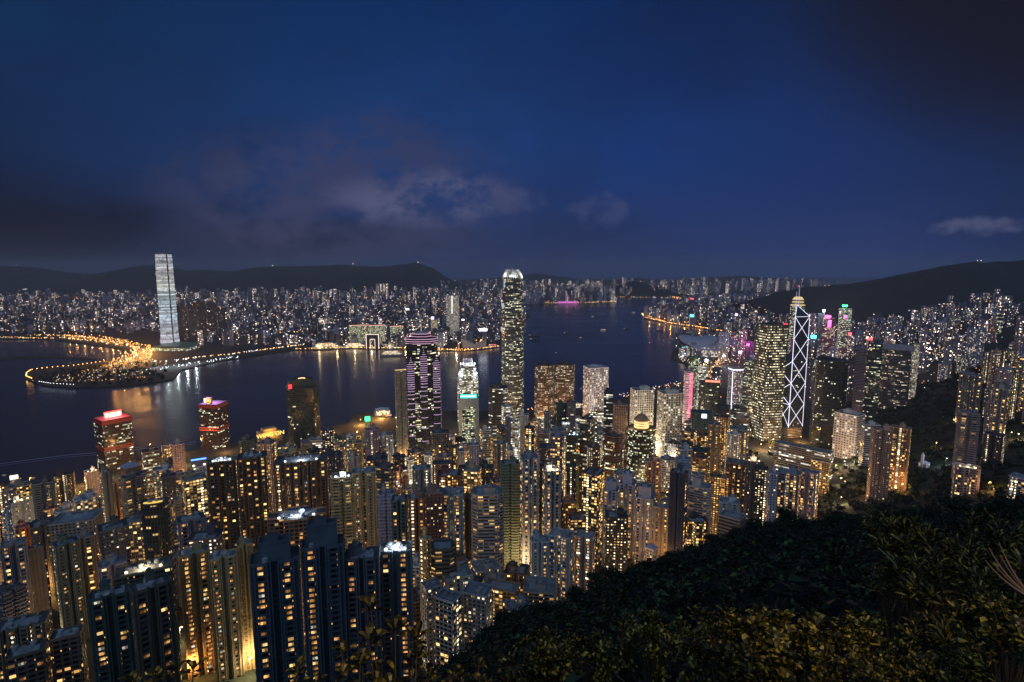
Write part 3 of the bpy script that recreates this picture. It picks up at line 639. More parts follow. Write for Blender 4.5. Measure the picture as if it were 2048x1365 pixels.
root = building(OF, 'office tower', 'white framed office block with a teal sign across its top', 917, 957, 797, 1240, 'box', 'off', (.12,.16,.14), .72, rot=0, dr=.9, roof='p')
W_, D_, T_ = fin(root)
part(root, 'frame_piers', wallpaint((.58,.56,.53)), lambda mb: (mb.box(-W_*.505,-W_*.33,-D_/2-1.2,-D_/2+.3,-2,T_-.5), mb.box(W_*.33,W_*.505,-D_/2-1.2,-D_/2+.3,-2,T_-.5), mb.box(-W_*.33,W_*.33,-D_/2-1.1,-D_/2+.3,T_-20,T_-.5)))
part(root, 'sign_panel', TEAL_E, lambda mb: mb.box(-W_*.42,W_*.42,-D_/2-.8,-D_/2+.4,T_+.2,T_+9))
part(root, 'sign_letters', glow('pale_letters', (.75,1,.95), 3.5), lambda mb: [mb.box(-W_*.38+i*W_*.095,-W_*.38+i*W_*.095+2.2,-D_/2-1.1,-D_/2-.8,T_+3,T_+6.4) for i in range(8)])

# square tower studded with ceiling lights
root = building(OF, 'office tower', 'massive square tower studded with rows of warm office lights', 1512, 1576, 652, 1265, 'box', 'dots', (.10,.10,.085), .72, rot=34, dr=1, roof='p')
W_, D_, T_ = fin(root)
part(root, 'roof_rim', ROOFD, lambda mb: mb.box(-W_*.51,W_*.51,-D_*.51,D_*.51,T_+1.1,T_+2.0))
part(root, 'roof_beacon', RED_E, lambda mb: mb.box(W_*.30,W_*.48,-D_*.5,-D_*.44,T_+2,T_+4))

# triangulated tower
X, Z = at(1588, 862, 1292); gb = max(3, G(X, 1310)); th = math.atan2(-X, 1292); root = empty('skyscraper', (X, 1315, gb), th)
tag(root, 'angular glass tower outlined by white diagonal light tubes with twin masts', 'skyscraper'); FOOT.append((X, 1315, 36)); BLD.append((1595, 600, 1572, 1616, 1292, ''))
R_ = 27.5; Fp, Rp, Bp, Lp, Op = (0,-R_), (R_,-0.0), (0,R_), (-R_,0), (0,0)
rt = math.radians(-4); Fp, Rp, Bp, Lp = [rot_poly([q], rt)[0] for q in (Fp, Rp, Bp, Lp)]
zt = 292-gb; mod = (zt-28)/5
def quadr(mb, a, b_, h, rise): mb.prism([a, b_, Op], 24, h, 0, 1, True, v0=300); mb.quad([(*a,h),(*b_,h),(0,0,h+rise)], None, 1); mb.quad([(*b_,h),(0,0,h),(0,0,h+rise)], None, 1); mb.quad([(0,0,h),(*a,h),(0,0,h+rise)], None, 1)
glassroof = simple('dark_glass_roof', (.05,.07,.10), .15)
for nm, a, b_, h in (('shaft',Fp,Rp,zt),('shaft',Rp,Bp,zt-mod*.5),('shaft',Bp,Lp,zt-mod*2),('shaft',Lp,Fp,28+mod*1.0)):
    mb = MB(); quadr(mb, a, b_, h, 26); o = mb.build(nm, [M['off'], glassroof], root); o.color = (.07,.09,.12,.22)
o = part(root, 'podium', M['offw'], lambda mb: mb.prism([Fp,Rp,Bp,Lp], -6, 24, uv=True)); o.color = (.42,.38,.30,.35)
tubeE = glow('white_light_tube', (.84,.82,1), 1.7)
def strips(mb):
    def ln(p, q, r_=.46): mb.tube(p, q, r_, r_, 5)
    def P(q, z, k_=1.015): return (q[0]*k_, q[1]*k_, z)
    ln(P(Fp,26), P(Fp,zt), .65); ln(P(Rp,26), P(Rp,zt-4)); ln(P(Lp,26), P(Lp,28+mod)); ln((0,-.5,28+mod+26),(0,-.5,zt+26),.6)
    for i in range(5):
        z0, z1 = 28+mod*i, 28+mod*(i+1)
        ln(P(Fp,z0), P(Rp,z1)); ln(P(Rp,z0), P(Fp,z1))
        if i < 1: ln(P(Lp,z0), P(Fp,z1)); ln(P(Fp,z0), P(Lp,z1)); ln(P(Lp,z1), (0,-.5,z1+26))
        elif i > 0:
            ln(P(Fp,z0+mod*.02), (-.5,0,z0+mod*.5)) ; ln((-.5,0,z0+mod*.5), P(Fp,z1)) 
    ln(P(Fp,zt), (0,0,zt+26)); ln(P(Rp,zt), (0,0,zt+26)); ln(P(Fp,zt), P(Rp,zt), .4); ln(P(Lp,28+mod), P(Fp,28+mod*1.0), .5)
    for i in range(1, 4): z1 = 28+mod*i; ln(P(Lp,z1-mod*.5,1.02) if i < 2 else P(Bp,z1), P(Fp,z1), .01)
part(root, 'light_tube', tubeE, strips)
# the left flank: lower zigzag shaft seen beside the front edge
mb = MB(); mb.prism([Lp, Op, Bp], 24, 28+mod*3, 0, 1, True); o = mb.build('shaft', [M['off'], glassroof], root); o.color = (.07,.09,.12,.2)
def zig(mb):
    for i in range(1, 3):
        z0 = 28+mod*i; mb.tube((Fp[0],Fp[1]-.3,z0), (Lp[0]*1.02,Lp[1]-.5,z0+mod*.5), .6); mb.tube((Lp[0]*1.02,Lp[1]-.5,z0+mod*.5), (Fp[0],Fp[1]-.3,z0+mod), .6)
    mb.tube((Lp[0]*1.015,Lp[1]-.5,28+mod), (Lp[0]*1.015,Lp[1]-.5,28+mod*3), .35)
mb = MB(); mb.prism([Fp, Op, Lp], 28+mod, 28+mod*3, 0, 1, True); mb.quad([(*Lp,28+mod*3),(*Fp,28+mod*3),(0,0,54+mod*3)], None, 1); o = mb.build('shaft', [M['off'], glassroof], root); o.color = (.07,.09,.12,.18)
part(root, 'light_tube', tubeE, zig)
for dx in (-2.5, 3.0): part(root, 'mast', glow('mast_light', (.8,.75,1), .7), lambda mb: mb.tube((dx,0,zt+10), (dx,0,zt+62+dx*2), .7, .3, 6))

# golden crowned tower behind it
root = building(OF, 'office tower', 'distant tower with a gold lit crown and thin spire behind the white-tubed tower', 1581, 1610, 612, 2420, 'tri', 'off', (.14,.13,.10), .6, rot=0, dr=1, roof='')
W_, D_, T_ = fin(root)
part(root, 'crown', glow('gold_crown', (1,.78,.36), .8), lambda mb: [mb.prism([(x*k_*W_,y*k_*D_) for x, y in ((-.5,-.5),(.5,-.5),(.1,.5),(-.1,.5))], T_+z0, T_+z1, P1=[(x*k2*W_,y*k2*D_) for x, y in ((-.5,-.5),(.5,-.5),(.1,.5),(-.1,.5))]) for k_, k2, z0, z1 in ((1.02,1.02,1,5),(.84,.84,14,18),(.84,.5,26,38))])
part(root, 'crown_core', wallpaint((.3,.26,.16)), lambda mb: mb.box(-W_*.36,W_*.36,-D_*.36,D_*.2,T_,T_+27))
part(root, 'spire', METAL, lambda mb: mb.tube((0,0,T_+36),(0,0,T_+110),1.6,.5)); part(root, 'spire_lamp', PINK_E, lambda mb: mb.ball((0,0,T_+84), 3))

# red-roofed pair at the ferry terminal
for lab, x0, x1, yt, Y, rot, sgn in (('dark tower with a wide white and red neon sign flooding its roof red', 186, 264, 842, 1050, 18, 1), ('dark red-banded tower with a round golden emblem on its violet-lit roof', 396, 457, 812, 1200, -34, 2)):
    root = building(OF, 'office tower', lab, x0, x1, yt, Y, 'box', 'off', (.06,.014,.012), .40, rot=rot, dr=.9, roof='')
    W_, D_, T_ = fin(root)
    part(root, 'red_cornice', simple('red_cladding', (.20,.018,.016), .45), lambda mb: [mb.box(-W_*.51,W_*.51,-D_*.51,D_*.51,z0,z1) for z0, z1 in ((T_-7,T_+.3),(T_*.42,T_*.42+3),(T_*.47,T_*.47+3))])
    part(root, 'roof_deck', simple('rose_roof', (.55,.30,.32), .6), lambda mb: mb.box(-W_*.48,W_*.48,-D_*.48,D_*.48,T_,T_+1.6))
    if sgn == 1:
        part(root, 'sign_box', REDW_E, lambda mb: mb.box(-W_*.30,W_*.28,-D_*.18,-D_*.10,T_+2,T_+14))
        part(root, 'sign_letters', glow('white_letters', (1,.92,.9), 6.0), lambda mb: [mb.box(-W_*.27+i*W_*.066,-W_*.27+i*W_*.066+2.4+(i%3)*.4,-D_*.185,-D_*.18,T_+4+(i%2),T_+11-(i*7%3)) for i in range(8)])
        part(root, 'sign_frame', RED_E, lambda mb: [mb.box(-W_*.32,W_*.30,-D_*.19,-D_*.17,z0,z0+.8) for z0 in (T_+1.5,T_+14)])
        cl, en = (1,.05,.06), 60000
    else:
        def emblem(mb):
            n_ = 20
            for i in range(n_):
                a0, a1 = i*2*PI/n_, (i+1)*2*PI/n_
                mb.quad([(math.cos(a0)*r_,-D_*.42,T_+9+math.sin(a0)*r_) for r_ in (6.4,5.2)]+[(math.cos(a1)*r_,-D_*.42,T_+9+math.sin(a1)*r_) for r_ in (5.2,6.4)])
            for x0_, x1_ in ((-3,-1.6),(-.7,.7),(1.6,3)): mb.box(x0_,x1_,-D_*.425,-D_*.42,T_+6.5,T_+11.5)
            mb.box(-3,3,-D_*.425,-D_*.42,T_+10.6,T_+12)
        part(root, 'emblem', GOLD_E, emblem); part(root, 'emblem_board', simple('board', (.20,.08,.03), .6), lambda mb: (mb.box(-6.5,6.5,-D_*.40,-D_*.30,T_+1,T_+16)))
        part(root, 'violet_lamp', VIOLET_E, lambda mb: mb.box(-W_*.36,-W_*.26,-D_*.2,-D_*.15,T_+3,T_+12))
        part(root, 'cornice_glow', glow('red_line', (1,.10,.05), .9), lambda mb: [mb.box(-W_*.513,W_*.513,-D_*.513,-D_*.51,z0,z0+1.6) for z0 in (T_*.43,T_*.48)])
        cl, en = (.45,.35,1), 60000
    L = bpy.data.lights.new('sign_glow', 'AREA'); L.energy = en*.5; L.color = cl; L.size = 30; lo = bpy.data.objects.new('sign_glow', L); COL.objects.link(lo); lo.parent = root; lo.location = (0,-D_*.25,T_+18)

# dark tower with curved top
root = building(OF, 'office tower', 'dark round-shouldered tower with a lit arc on its crest and a red sign', 572, 638, 778, 1180, 'oct', 'off', (.04,.06,.06), .22, rot=0, dr=.8, roof='')
W_, D_, T_ = fin(root)
def arch(mb):
    n_ = 12; P = [(-W_*.5+W_*i/n_, T_+22*math.sin(PI*i/n_)**.55) for i in range(n_+1)]
    for a, b_ in zip(P, P[1:]):
        for y0 in (-D_*.3, D_*.3): q = [(a[0],y0,T_-1),(b_[0],y0,T_-1),(b_[0],y0,b_[1]),(a[0],y0,a[1])]; mb.quad(q, [(a[0],a[1]-T_-40)]*4)
        mb.quad([(a[0],-D_*.3,a[1]),(b_[0],-D_*.3,b_[1]),(b_[0],D_*.3,b_[1]),(a[0],D_*.3,a[1])])
part(root, 'vaulted_top', simple('vault_cladding', (.05,.07,.07), .5), arch)
part(root, 'crest_light', glow('crest_light', (1,.66,.28), 2.0), lambda mb: [mb.box(-W_*.12+i*1.6,-W_*.12+i*1.6+1.7,-D_*.3-.4,-D_*.3+.1,T_+21.2-abs(i-4)*.3,T_+23-abs(i-4)*.3) for i in range(9)])
part(root, 'red_sign', RED_E, lambda mb: mb.box(-W_*.42,-W_*.32,-D_*.5,-D_*.46,T_+2,T_+10))

# gold signed store
root = building('department_store', 'department store', 'stepped store block with a glowing gold roof sign reading WING ON', 508, 566, 880, 1120, 'box', 'offw', (.45,.34,.18), .25, rot=18, dr=.6, roof='')
W_, D_, T_ = fin(root)
part(root, 'upper_storey', wallpaint((.46,.34,.18)), lambda mb: (mb.box(-W_*.4,W_*.42,-D_*.4,D_*.4,T_,T_+14), mb.box(-W_*.25,W_*.3,-D_*.3,D_*.3,T_+14,T_+20)))
text_on(root, 'sign_letters', 'WING ON', 12, GOLD_E, (W_*.02, -D_*.42, T_+7.5), ext=.4)
L = bpy.data.lights.new('sign_glow', 'AREA'); L.energy = 7000; L.color = (1,.55,.12); L.size = 20; lo = bpy.data.objects.new('sign_glow', L); COL.objects.link(lo); lo.parent = root; lo.location = (0,-D_*.7,T_+12); lo.rotation_euler = (math.radians(50),0,0)

# slabs beside the purple tower
root = building(OF, 'office tower', 'blank grey slab with an amber lit roof line left of the purple banded tower', 789, 813, 742, 1100, 'box', 'pale', (.42,.38,.36), .02, rot=8, dr=.5, roof=''); W_, D_, T_ = fin(root)
part(root, 'roof_line', glow('amber_line', (1,.66,.25), 1.5), lambda mb: mb.box(-W_*.5,W_*.5,-D_*.5-.4,-D_*.5,T_+1.2,T_+2.2)); part(root, 'service_slot', ROOFD, lambda mb: mb.box(-1.2,1.2,-D_*.5-.2,-D_*.5+.1,2,T_-4))
O('slim pale grey slab peeking out right of the purple banded tower', 871, 882, 714, 1120, 'box', 'pale', 'L', .03, dr=1)
# twin brown towers and neighbours
for lab, x0, x1, yt in (('left of two joined brown towers beside the water, filled with amber lights', 1069, 1109, 733), ('right of two joined brown towers beside the water, filled with amber lights', 1109, 1150, 732)):
    O(lab, x0, x1, yt, 1400, 'oct', 'offg', (.13,.085,.055), .55, rot=-6, dr=.95, roof='p')
root = building(OF, 'office tower', 'pale lilac square tower of gridded windows standing alone at the waterfront', 1166, 1218, 738, 1370, 'box', 'gridb', (.66,.64,.80), .62, rot=24, dr=.85, roof='p'); W_, D_, T_ = fin(root)
part(root, 'slanted_roof_deck', simple('slate_deck', (.30,.34,.42), .5), lambda mb: mb.prism([(-W_*.45,-D_*.45),(W_*.45,-D_*.45),(W_*.45,D_*.45),(-W_*.45,D_*.45)], T_+1.1, T_+4, P1=[(-W_*.3,-D_*.3),(W_*.3,-D_*.3),(W_*.3,D_*.3),(-W_*.3,D_*.3)]))
O('cream gridded block, farther of the two white grid buildings', 1260, 1309, 783, 1230, 'box', 'gridb', (.82,.78,.66), .40, rot=22, dr=.7, roof='pt')
O('cream gridded block, nearer and taller-looking of the two white grid buildings', 1314, 1366, 790, 1130, 'box', 'gridb', (.84,.79,.64), .45, rot=24, dr=.8, roof='pt')
# domed tower
root = building(OF, 'office tower', 'round dark tower topped by a golden floodlit drum and pointed dome', 1255, 1310, 862, 985, 'round', 'off', (.07,.06,.04), .52, dr=.95, roof=''); W_, D_, T_ = fin(root)
part(root, 'drum', wallpaint((.72,.58,.34)), lambda mb: (mb.prism([(math.cos(i*PI/10)*W_*.27, math.sin(i*PI/10)*W_*.27) for i in range(20)], T_, T_+15),))
part(root, 'drum_rings', glow('gold_ring', (1,.74,.34), 1.8), lambda mb: [mb.prism([(math.cos(i*PI/10)*W_*.28, math.sin(i*PI/10)*W_*.28) for i in range(20)], T_+z, T_+z+1.3) for z in (2,6.5,11)])
part(root, 'dome', wallpaint((.40,.28,.16)), lambda mb: [mb.prism([(math.cos(i*PI/10)*W_*.26*a0, math.sin(i*PI/10)*W_*.26*a0) for i in range(20)], T_+z0, T_+z1, P1=[(math.cos(i*PI/10)*W_*.26*a1, math.sin(i*PI/10)*W_*.26*a1) for i in range(20)]) for a0, z0, a1, z1 in ((1.1,15,.9,19),(.9,19,.55,23),(.55,23,.15,26.5),(.15,26.5,.02,34))])
for q in (-1, 1):
    L = bpy.data.lights.new('dome_light', 'POINT'); L.energy = 12000; L.color = (1,.66,.26); L.shadow_soft_size = 1; lo = bpy.data.objects.new('dome_light', L); COL.objects.link(lo); lo.parent = root; lo.location = (q*W_*.36,-W_*.36,T_+2)
O('tall blank brown slab with a lit slot down its left edge, beside the domed tower', 1226, 1256, 812, 1010, 'box', 'pale', (.33,.22,.18), .01, rot=12, dr=.6, roof='p')
O('dark narrow office tower with pale ribs left of the blank brown slab', 1208, 1226, 785, 1080, 'box', 'offw', 'D', .45, roof='p')
# pink, white and other signs on the right of centre
root = building(OF, 'office tower', 'slim tower washed with pink neon down its right edge', 1368, 1392, 745, 1340, 'box', 'off', (.50,.34,.45), .5, rot=-20, dr=.7, roof='p'); W_, D_, T_ = fin(root)
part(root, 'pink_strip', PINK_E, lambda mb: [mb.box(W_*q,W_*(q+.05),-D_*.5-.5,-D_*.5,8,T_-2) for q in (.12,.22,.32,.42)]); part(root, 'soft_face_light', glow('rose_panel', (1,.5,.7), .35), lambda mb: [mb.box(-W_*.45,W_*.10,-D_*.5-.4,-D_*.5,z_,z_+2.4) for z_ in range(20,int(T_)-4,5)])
O('square office block of yellow lit floors right of the pink-edged tower', 1396, 1417, 732, 1460, 'box', 'offw', (.20,.20,.15), .8, rot=10, roof='pF')
O('green-lit glass block rising behind the pink-edged tower', 1378, 1400, 716, 1560, 'box', 'off', (.12,.28,.16), .7, roof='p')
root = building(OF, 'office tower', 'lilac tower with a white light line round its roof and down one corner', 1456, 1491, 742, 1430, 'box', 'grid', (.55,.48,.66), .45, rot=26, dr=.8, roof=''); W_, D_, T_ = fin(root)
part(root, 'roof_light_line', LAV_E, lambda mb: (mb.box(-W_*.5,W_*.5,-D_*.5-.6,-D_*.5,T_+.2,T_+3), mb.box(-W_*.5-.6,-W_*.5,-D_*.5,D_*.5,T_+.2,T_+3), mb.box(-W_*.5-.8,-W_*.5+.6,-D_*.5-.8,-D_*.5+.4,10,T_-2)))
root = building(OF, 'office tower', 'low-lit dark tower with a curved red roof sign', 1398, 1440, 765, 1330, 'curve', 'off', 'D', .3, dr=.6, roof='p'); W_, D_, T_ = fin(root)
part(root, 'roof_sign', REDW_E, lambda mb: mb.box(-W_*.2,W_*.5,-D_*.5-.5,-D_*.5+.2,T_+1.2,T_+6))
root = building(OF, 'office tower', 'black square tower bearing a bright white square screen', 1380, 1425, 828, 1090, 'box', 'off', 'T', .12, rot=8, dr=.7, roof=''); W_, D_, T_ = fin(root)
part(root, 'screen', glow('cyan_white_screen', (.72,.95,1), 3.5, True), lambda mb: mb.box(-W_*.02,W_*.22,-D_*.5-.6,-D_*.5-.1,T_-9,T_-1))
O('tall gridded grey office tower just left of the tower studded with lights', 1488, 1511, 722, 1420, 'box', 'off', 'G', .5, roof='p')
O('dark tower with ribbon windows in front of the lilac roof-lit tower', 1432, 1462, 815, 1180, 'box', 'offw', 'D', .35, rot=-10, roof='p')
O('black glass tower with rounded corners, sparse yellow-green floors lit', 1626, 1698, 724, 1230, 'oct', 'off', 'D', .30, rot=14, dr=.9, roof='p')
O('paired pale concrete piers holding a dark window slot, beside the black glass tower', 1712, 1736, 698, 1390, 'box', 'offw', 'V', .28, rot=-6, dr=.7, roof='pm')
O('dark green glass tower dotted with lime lights behind the pale piers', 1736, 1766, 690, 1400, 'box', 'off', 'T', .42, roof='p')
root = building('hotel_tower', 'hotel', 'broad curved hotel tower with a pale roof band and lit lower floors', 1757, 1824, 700, 1500, 'curve', 'offg', (.22,.22,.25), .42, dr=.45, roof=''); W_, D_, T_ = fin(root)
part(root, 'roof_band', wallpaint((.40,.38,.48)), lambda mb: mb.prism(offset(plan('curve', W_*1.08, D_*1.15), .5), T_-2, T_+14))
O('narrow pale slab lit gold along one face, right flank of the curved hotel', 1826, 1840, 690, 1540, 'box', 'grid', (.52,.42,.30), .8, rot=-20, dr=1.2, roof='p')
O('white stepped low block of gridded windows in front of the black glass tower', 1668, 1731, 832, 1110, 'box', 'gridb', (.72,.64,.60), .30, rot=-24, dr=.7, roof='pt')
O('white banded office block half hidden behind the orange-lit towers', 1722, 1762, 852, 1000, 'box', 'offw', (.55,.55,.60), .35, rot=24, dr=.6, roof='p')
A('tall orange-lit apartment tower, left of a close pair on the right hillside', 1742, 1787, 862, 745, 'wings', 'pale', (.62,.40,.30), .06, rot=20, dr=.6, roof='pt', ledge=.1)
A('tall orange-lit apartment tower dotted with square windows, right of a close pair', 1781, 1824, 858, 765, 'wings', 'res', (.55,.34,.20), .34, rot=-6, dr=.6, roof='p')
for px, py, e_ in ((1290,885,.8),(1335,905,.8),(1345,880,.35),(1690,915,.45),(1725,912,.3),(1190,850,1.0),(1540,905,.6)):
    Yb = 980 if px < 1380 else 1060 if px < 1700 else 1050; Yb = {1290:1180, 1335:1080, 1345:1090, 1690:1060, 1725:1060, 1190:1320, 1540:1190}[px]; xx, _z = at(px, py, Yb); gg = max(3, G(xx, Yb))
    fr_ = empty('floodlight_post', (xx, Yb, gg)); tag(fr_, 'street floodlight post washing the '+{1290:'farther cream gridded block', 1335:'nearer cream gridded block from the left', 1345:'nearer cream gridded block from the right', 1690:'white stepped low block', 1725:'white stepped low block from the right', 1190:'lilac square tower', 1540:'light-studded tower foot'}[px], 'floodlight')
    part(fr_, 'pole', METAL, lambda mb: mb.tube((0,0,-1),(0,0,9),.2,.15)); part(fr_, 'lamp_head', WARM_E, lambda mb: mb.box(-.8,.8,-.4,.4,9,9.8))
    L = bpy.data.lights.new('floodlight_glow', 'POINT'); L.energy = 170000*e_; L.color = (1,.82,.58); L.shadow_soft_size = 1; lo = bpy.data.objects.new('floodlight_glow', L); COL.objects.link(lo); lo.parent = fr_; lo.location = (0,-6,18)
print('landmarks done')

# ------------------------------------------------------------------ near apartment towers, left foreground first
A('broad dark green-grey slab with a raised block at its right end, lower left foreground', 176, 268, 1196, 285, 'wings', 'fore', (.07,.12,.11), .01, rot=-8, dr=.5, roof='ptcd', wins=16)
A('dark tower with pinkish corner fins and a railed roof, front left foreground', 258, 345, 1180, 262, 'wings', 'fore', (.14,.13,.10), .01, rot=10, dr=.6, roof='ptc', wins=12)
A('dark roofed tower with an amber-lit penthouse behind the pink-finned tower', 228, 352, 1148, 330, 'box', 'res', (.10,.12,.09), .04, rot=-6, dr=.5, roof='PtcF')
A('beige tower of punched square windows glowing amber at street level', 418, 474, 1118, 345, 'wings', 'pale', (.50,.42,.24), .10, rot=0, dr=.6, roof='Ptd', wins=30)
A('yellow-lit tower with many amber windows joined left of the beige one', 356, 420, 1112, 350, 'wings', 'res', (.40,.30,.14), .14, rot=4, dr=.7, roof='ptc', wins=50)
A('amber tower squeezed between the beige tower and the blue-grey twin', 474, 505, 1092, 358, 'wings', 'amber', (.40,.31,.15), .42, rot=0, dr=.8, roof='pt', wins=30)
A('dark blue-grey tower with glowing bay windows, left of the foreground twins', 500, 602, 1128, 270, 'wings', 'fore', (.085,.12,.165), .01, rot=-4, dr=.6, roof='Btcd', wins=38)
A('dark blue-grey tower with a big blank roof block, right of the foreground twins', 603, 690, 1098, 278, 'wings', 'fore', (.085,.12,.165), .01, rot=-4, dr=.6, roof='Btcd', wins=34)
A('stepped blue-grey block with tiled terraces right of the foreground twins', 688, 762, 1122, 285, 'wings', 'fore', (.13,.14,.17), .01, rot=-6, dr=.7, roof='ptc', wins=22)
A('stepped blue-grey block with a lit white roof terrace above foreground leaves', 758, 826, 1108, 300, 'wings', 'fore', (.15,.17,.21), .01, rot=-6, dr=.7, roof='Ptcf', wins=30)
# second row
A('red brick tower with a floodlit domed roof tank between brown slabs', 535, 656, 1042, 395, 'cross', 'res', (.25,.14,.10), .06, rot=-6, dr=.6, roof='Ptdcf', wins=14)
A('broad brown twin-bay tower with scattered amber windows, left one', 414, 475, 926, 520, 'wings', 'res', (.13,.10,.065), .10, rot=-6, dr=.7, roof='Ptf', wins=36)
A('broad brown twin-bay tower with scattered amber windows, right one', 474, 536, 918, 525, 'wings', 'res', (.13,.10,.065), .10, rot=-6, dr=.7, roof='Ptd', wins=36)
A('brown tower crowned by a dark gabled roof with white floodlights', 548, 660, 928, 520, 'wings', 'res', (.17,.12,.09), .12, rot=-6, dr=.55, roof='PPf', wins=45)
A('cream balcony tower with white-lit roof right of the gabled brown tower', 662, 708, 958, 500, 'wings', 'bal', (.42,.34,.18), .22, rot=-4, dr=.8, roof='ptcf')
A('cream tower of small square windows with amber slots, under a blank roof block', 704, 752, 948, 505, 'wings', 'pale', (.52,.42,.24), .10, rot=-2, dr=.8, roof='Pmtc', wins=18)
A('slim white tower with a column of small lit windows behind the cream towers', 730, 757, 862, 760, 'box', 'stair', 'V', .02, rot=10, dr=.7, roof='p')
A('white-framed tower, slate roof block on top, right of the cream towers', 757, 790, 992, 470, 'wings', 'bal', (.36,.36,.46), .08, rot=-6, dr=1, roof='ptc')
A('dark teal tower with lit kitchens joined right of the white-framed tower', 783, 816, 1004, 455, 'wings', 'res', (.07,.12,.15), .10, rot=-6, dr=1, roof='Ptc', wins=12)
A('russet tower with a roof portal and glowing amber floors', 818, 850, 1000, 445, 'wings', 'amber', (.30,.14,.09), .55, rot=0, dr=.9, roof='pt')
A('russet tower pierced by a bright chain of stair lights', 848, 886, 988, 470, 'box', 'stair', (.30,.18,.16), .08, rot=0, dr=.8, roof='ptcd')
A('blank orange-lit gable wall in front of the russet towers', 838, 862, 1082, 372, 'box', 'pale', (.60,.42,.18), .03, rot=-40, dr=.7, roof='p')
A('round-ended brown apartment tower with a hexagonal roof turret', 860, 910, 1102, 380, 'oct', 'bal', (.20,.16,.11), .18, rot=0, dr=.9, roof='Pc', wins=6)
A('pale blue tower with yellow-lit spine, left of the central scalloped pair', 882, 930, 992, 480, 'wings', 'res', (.36,.42,.48), .20, rot=-8, dr=.9, roof='Ptcd', wins=34)
A('scalloped balcony tower with a flat green-tinted roof, centre of the picture', 944, 1006, 992, 470, 'oct', 'bal', (.45,.37,.33), .14, rot=0, dr=.8, roof='ptcd', wins=20)
A('narrow dark tower with a gold column of windows between scalloped towers', 922, 948, 1000, 500, 'wings', 'amber', (.16,.14,.10), .5, rot=0, dr=1, roof='pt')
A('greenish scaffold-grid tower with yellow penthouse strip behind the scalloped tower', 1003, 1038, 930, 560, 'wings', 'bal', (.18,.22,.16), .16, rot=0, dr=.8, roof='p')
A('dark slot tower with a column of amber windows behind the centre', 1026, 1048, 938, 590, 'box', 'amber', (.07,.08,.06), .55, rot=0, dr=.9, roof='p')
A('tall blue-grey tower with diamond-shaped balconies and a crane-like roof frame', 1040, 1078, 920, 545, 'wings', 'res', (.30,.34,.42), .24, rot=12, dr=1, roof='ptcd', wins=30)
A('dark recessed tower with twin chains of stair lights at the centre right', 1070, 1088, 928, 560, 'box', 'stair', (.10,.12,.16), .05, rot=0, dr=1, roof='p')
A('blue-grey tower with a glowing glass penthouse at its corner', 1084, 1122, 946, 540, 'wings', 'res', (.30,.35,.42), .18, rot=14, dr=1, roof='pF', wins=26)
A('pale blue slab turning white at its end wall, beside the forest edge', 1062, 1098, 1086, 470, 'wings', 'pale', (.42,.50,.58), .14, rot=4, dr=.8, roof='ptc', wins=14)
A('broad pale blue block with railed roof directly above the forest edge', 1096, 1150, 1078, 468, 'wings', 'res', (.44,.51,.58), .12, rot=-18, dr=.8, roof='Ptc', wins=22)
A('pinkish tower with glowing open-air corridors right of the pale blue block', 1150, 1191, 1078, 505, 'wings', 'res2', (.46,.38,.38), .20, rot=-14, dr=.8, roof='tc', wins=14)
A('brown block of gridded windows and a lit terrace above it, centre right', 1120, 1150, 1008, 620, 'box', 'res', (.32,.22,.17), .22, rot=8, dr=.9, roof='pt')
A('slim brown tower with a single bright gold light column', 1158, 1182, 966, 640, 'box', 'stair', (.16,.12,.09), .06, rot=0, dr=1, roof='p')
A('dark tower with two rows of white stair lights behind the gold-column tower', 1132, 1152, 935, 680, 'box', 'stair', (.10,.09,.09), .05, rot=0, dr=1, roof='p')
for lab, x0, x1, yt, Y in (('leftmost of a row of blue-grey notched towers above the forest slope', 1181, 1210, 972, 600), ('blue-grey notched tower with a big windowless roof block, second in the row above the slope', 1206, 1240, 985, 575), ('blue-grey notched tower, third in the row above the forest slope', 1238, 1274, 972, 605), ('slim violet-grey notched tower, fourth in the row above the forest slope', 1270, 1312, 1000, 580)):
    A(lab, x0, x1, yt, Y, 'wings', 'res', (.46,.48,.58), .18, rot=-10, dr=1.1, roof='Btc', wins=24)
A('blue-grey tower glowing gold in its recesses at the right end of the notched row', 1308, 1342, 1018, 570, 'wings', 'amber', (.42,.36,.28), .34, rot=-6, dr=.8, roof='pt')
A('white slab-ended tower, left part of the balcony block near the ridge', 1342, 1376, 980, 600, 'wings', 'pale', (.44,.46,.56), .16, rot=14, dr=.8, roof='tc', wins=16)
A('balcony block with an open roof pergola above the forest ridge', 1374, 1424, 978, 610, 'oct', 'bal', (.50,.46,.46), .20, rot=-16, dr=.8, roof='Pptc', wins=16)
A('amber-slotted tower right of the pergola-roofed balcony block', 1420, 1442, 955, 700, 'box', 'amber', (.24,.18,.12), .6, rot=0, dr=.9, roof='p')
A('low white modern house block with a tall blank stair tower by the ridge', 1436, 1492, 1040, 560, 'box', 'offw', (.40,.39,.44), .10, rot=-18, dr=.8, roof='Ptc')
A('tall red-brown tower with rounded bays stacked in three tiers', 1452, 1500, 930, 740, 'wings', 'res', (.30,.18,.12), .20, rot=-6, dr=.8, roof='Pt', wins=20)
A('grey slab tower with a white-lit roof garden right of the brown tiered tower', 1490, 1525, 925, 720, 'wings', 'pale', (.28,.25,.25), .05, rot=6, dr=.8, roof='pF')
A('dark tower with a vivid yellow ladder of window pairs near the ridge', 1510, 1536, 940, 690, 'box', 'stair', (.10,.10,.07), .40, rot=0, dr=1.0, roof='p')
A('white end-walled tower at the left of the violet trio on the ridge', 1534, 1556, 950, 640, 'box', 'pale', (.60,.62,.74), .05, rot=20, dr=1, roof='ptc')
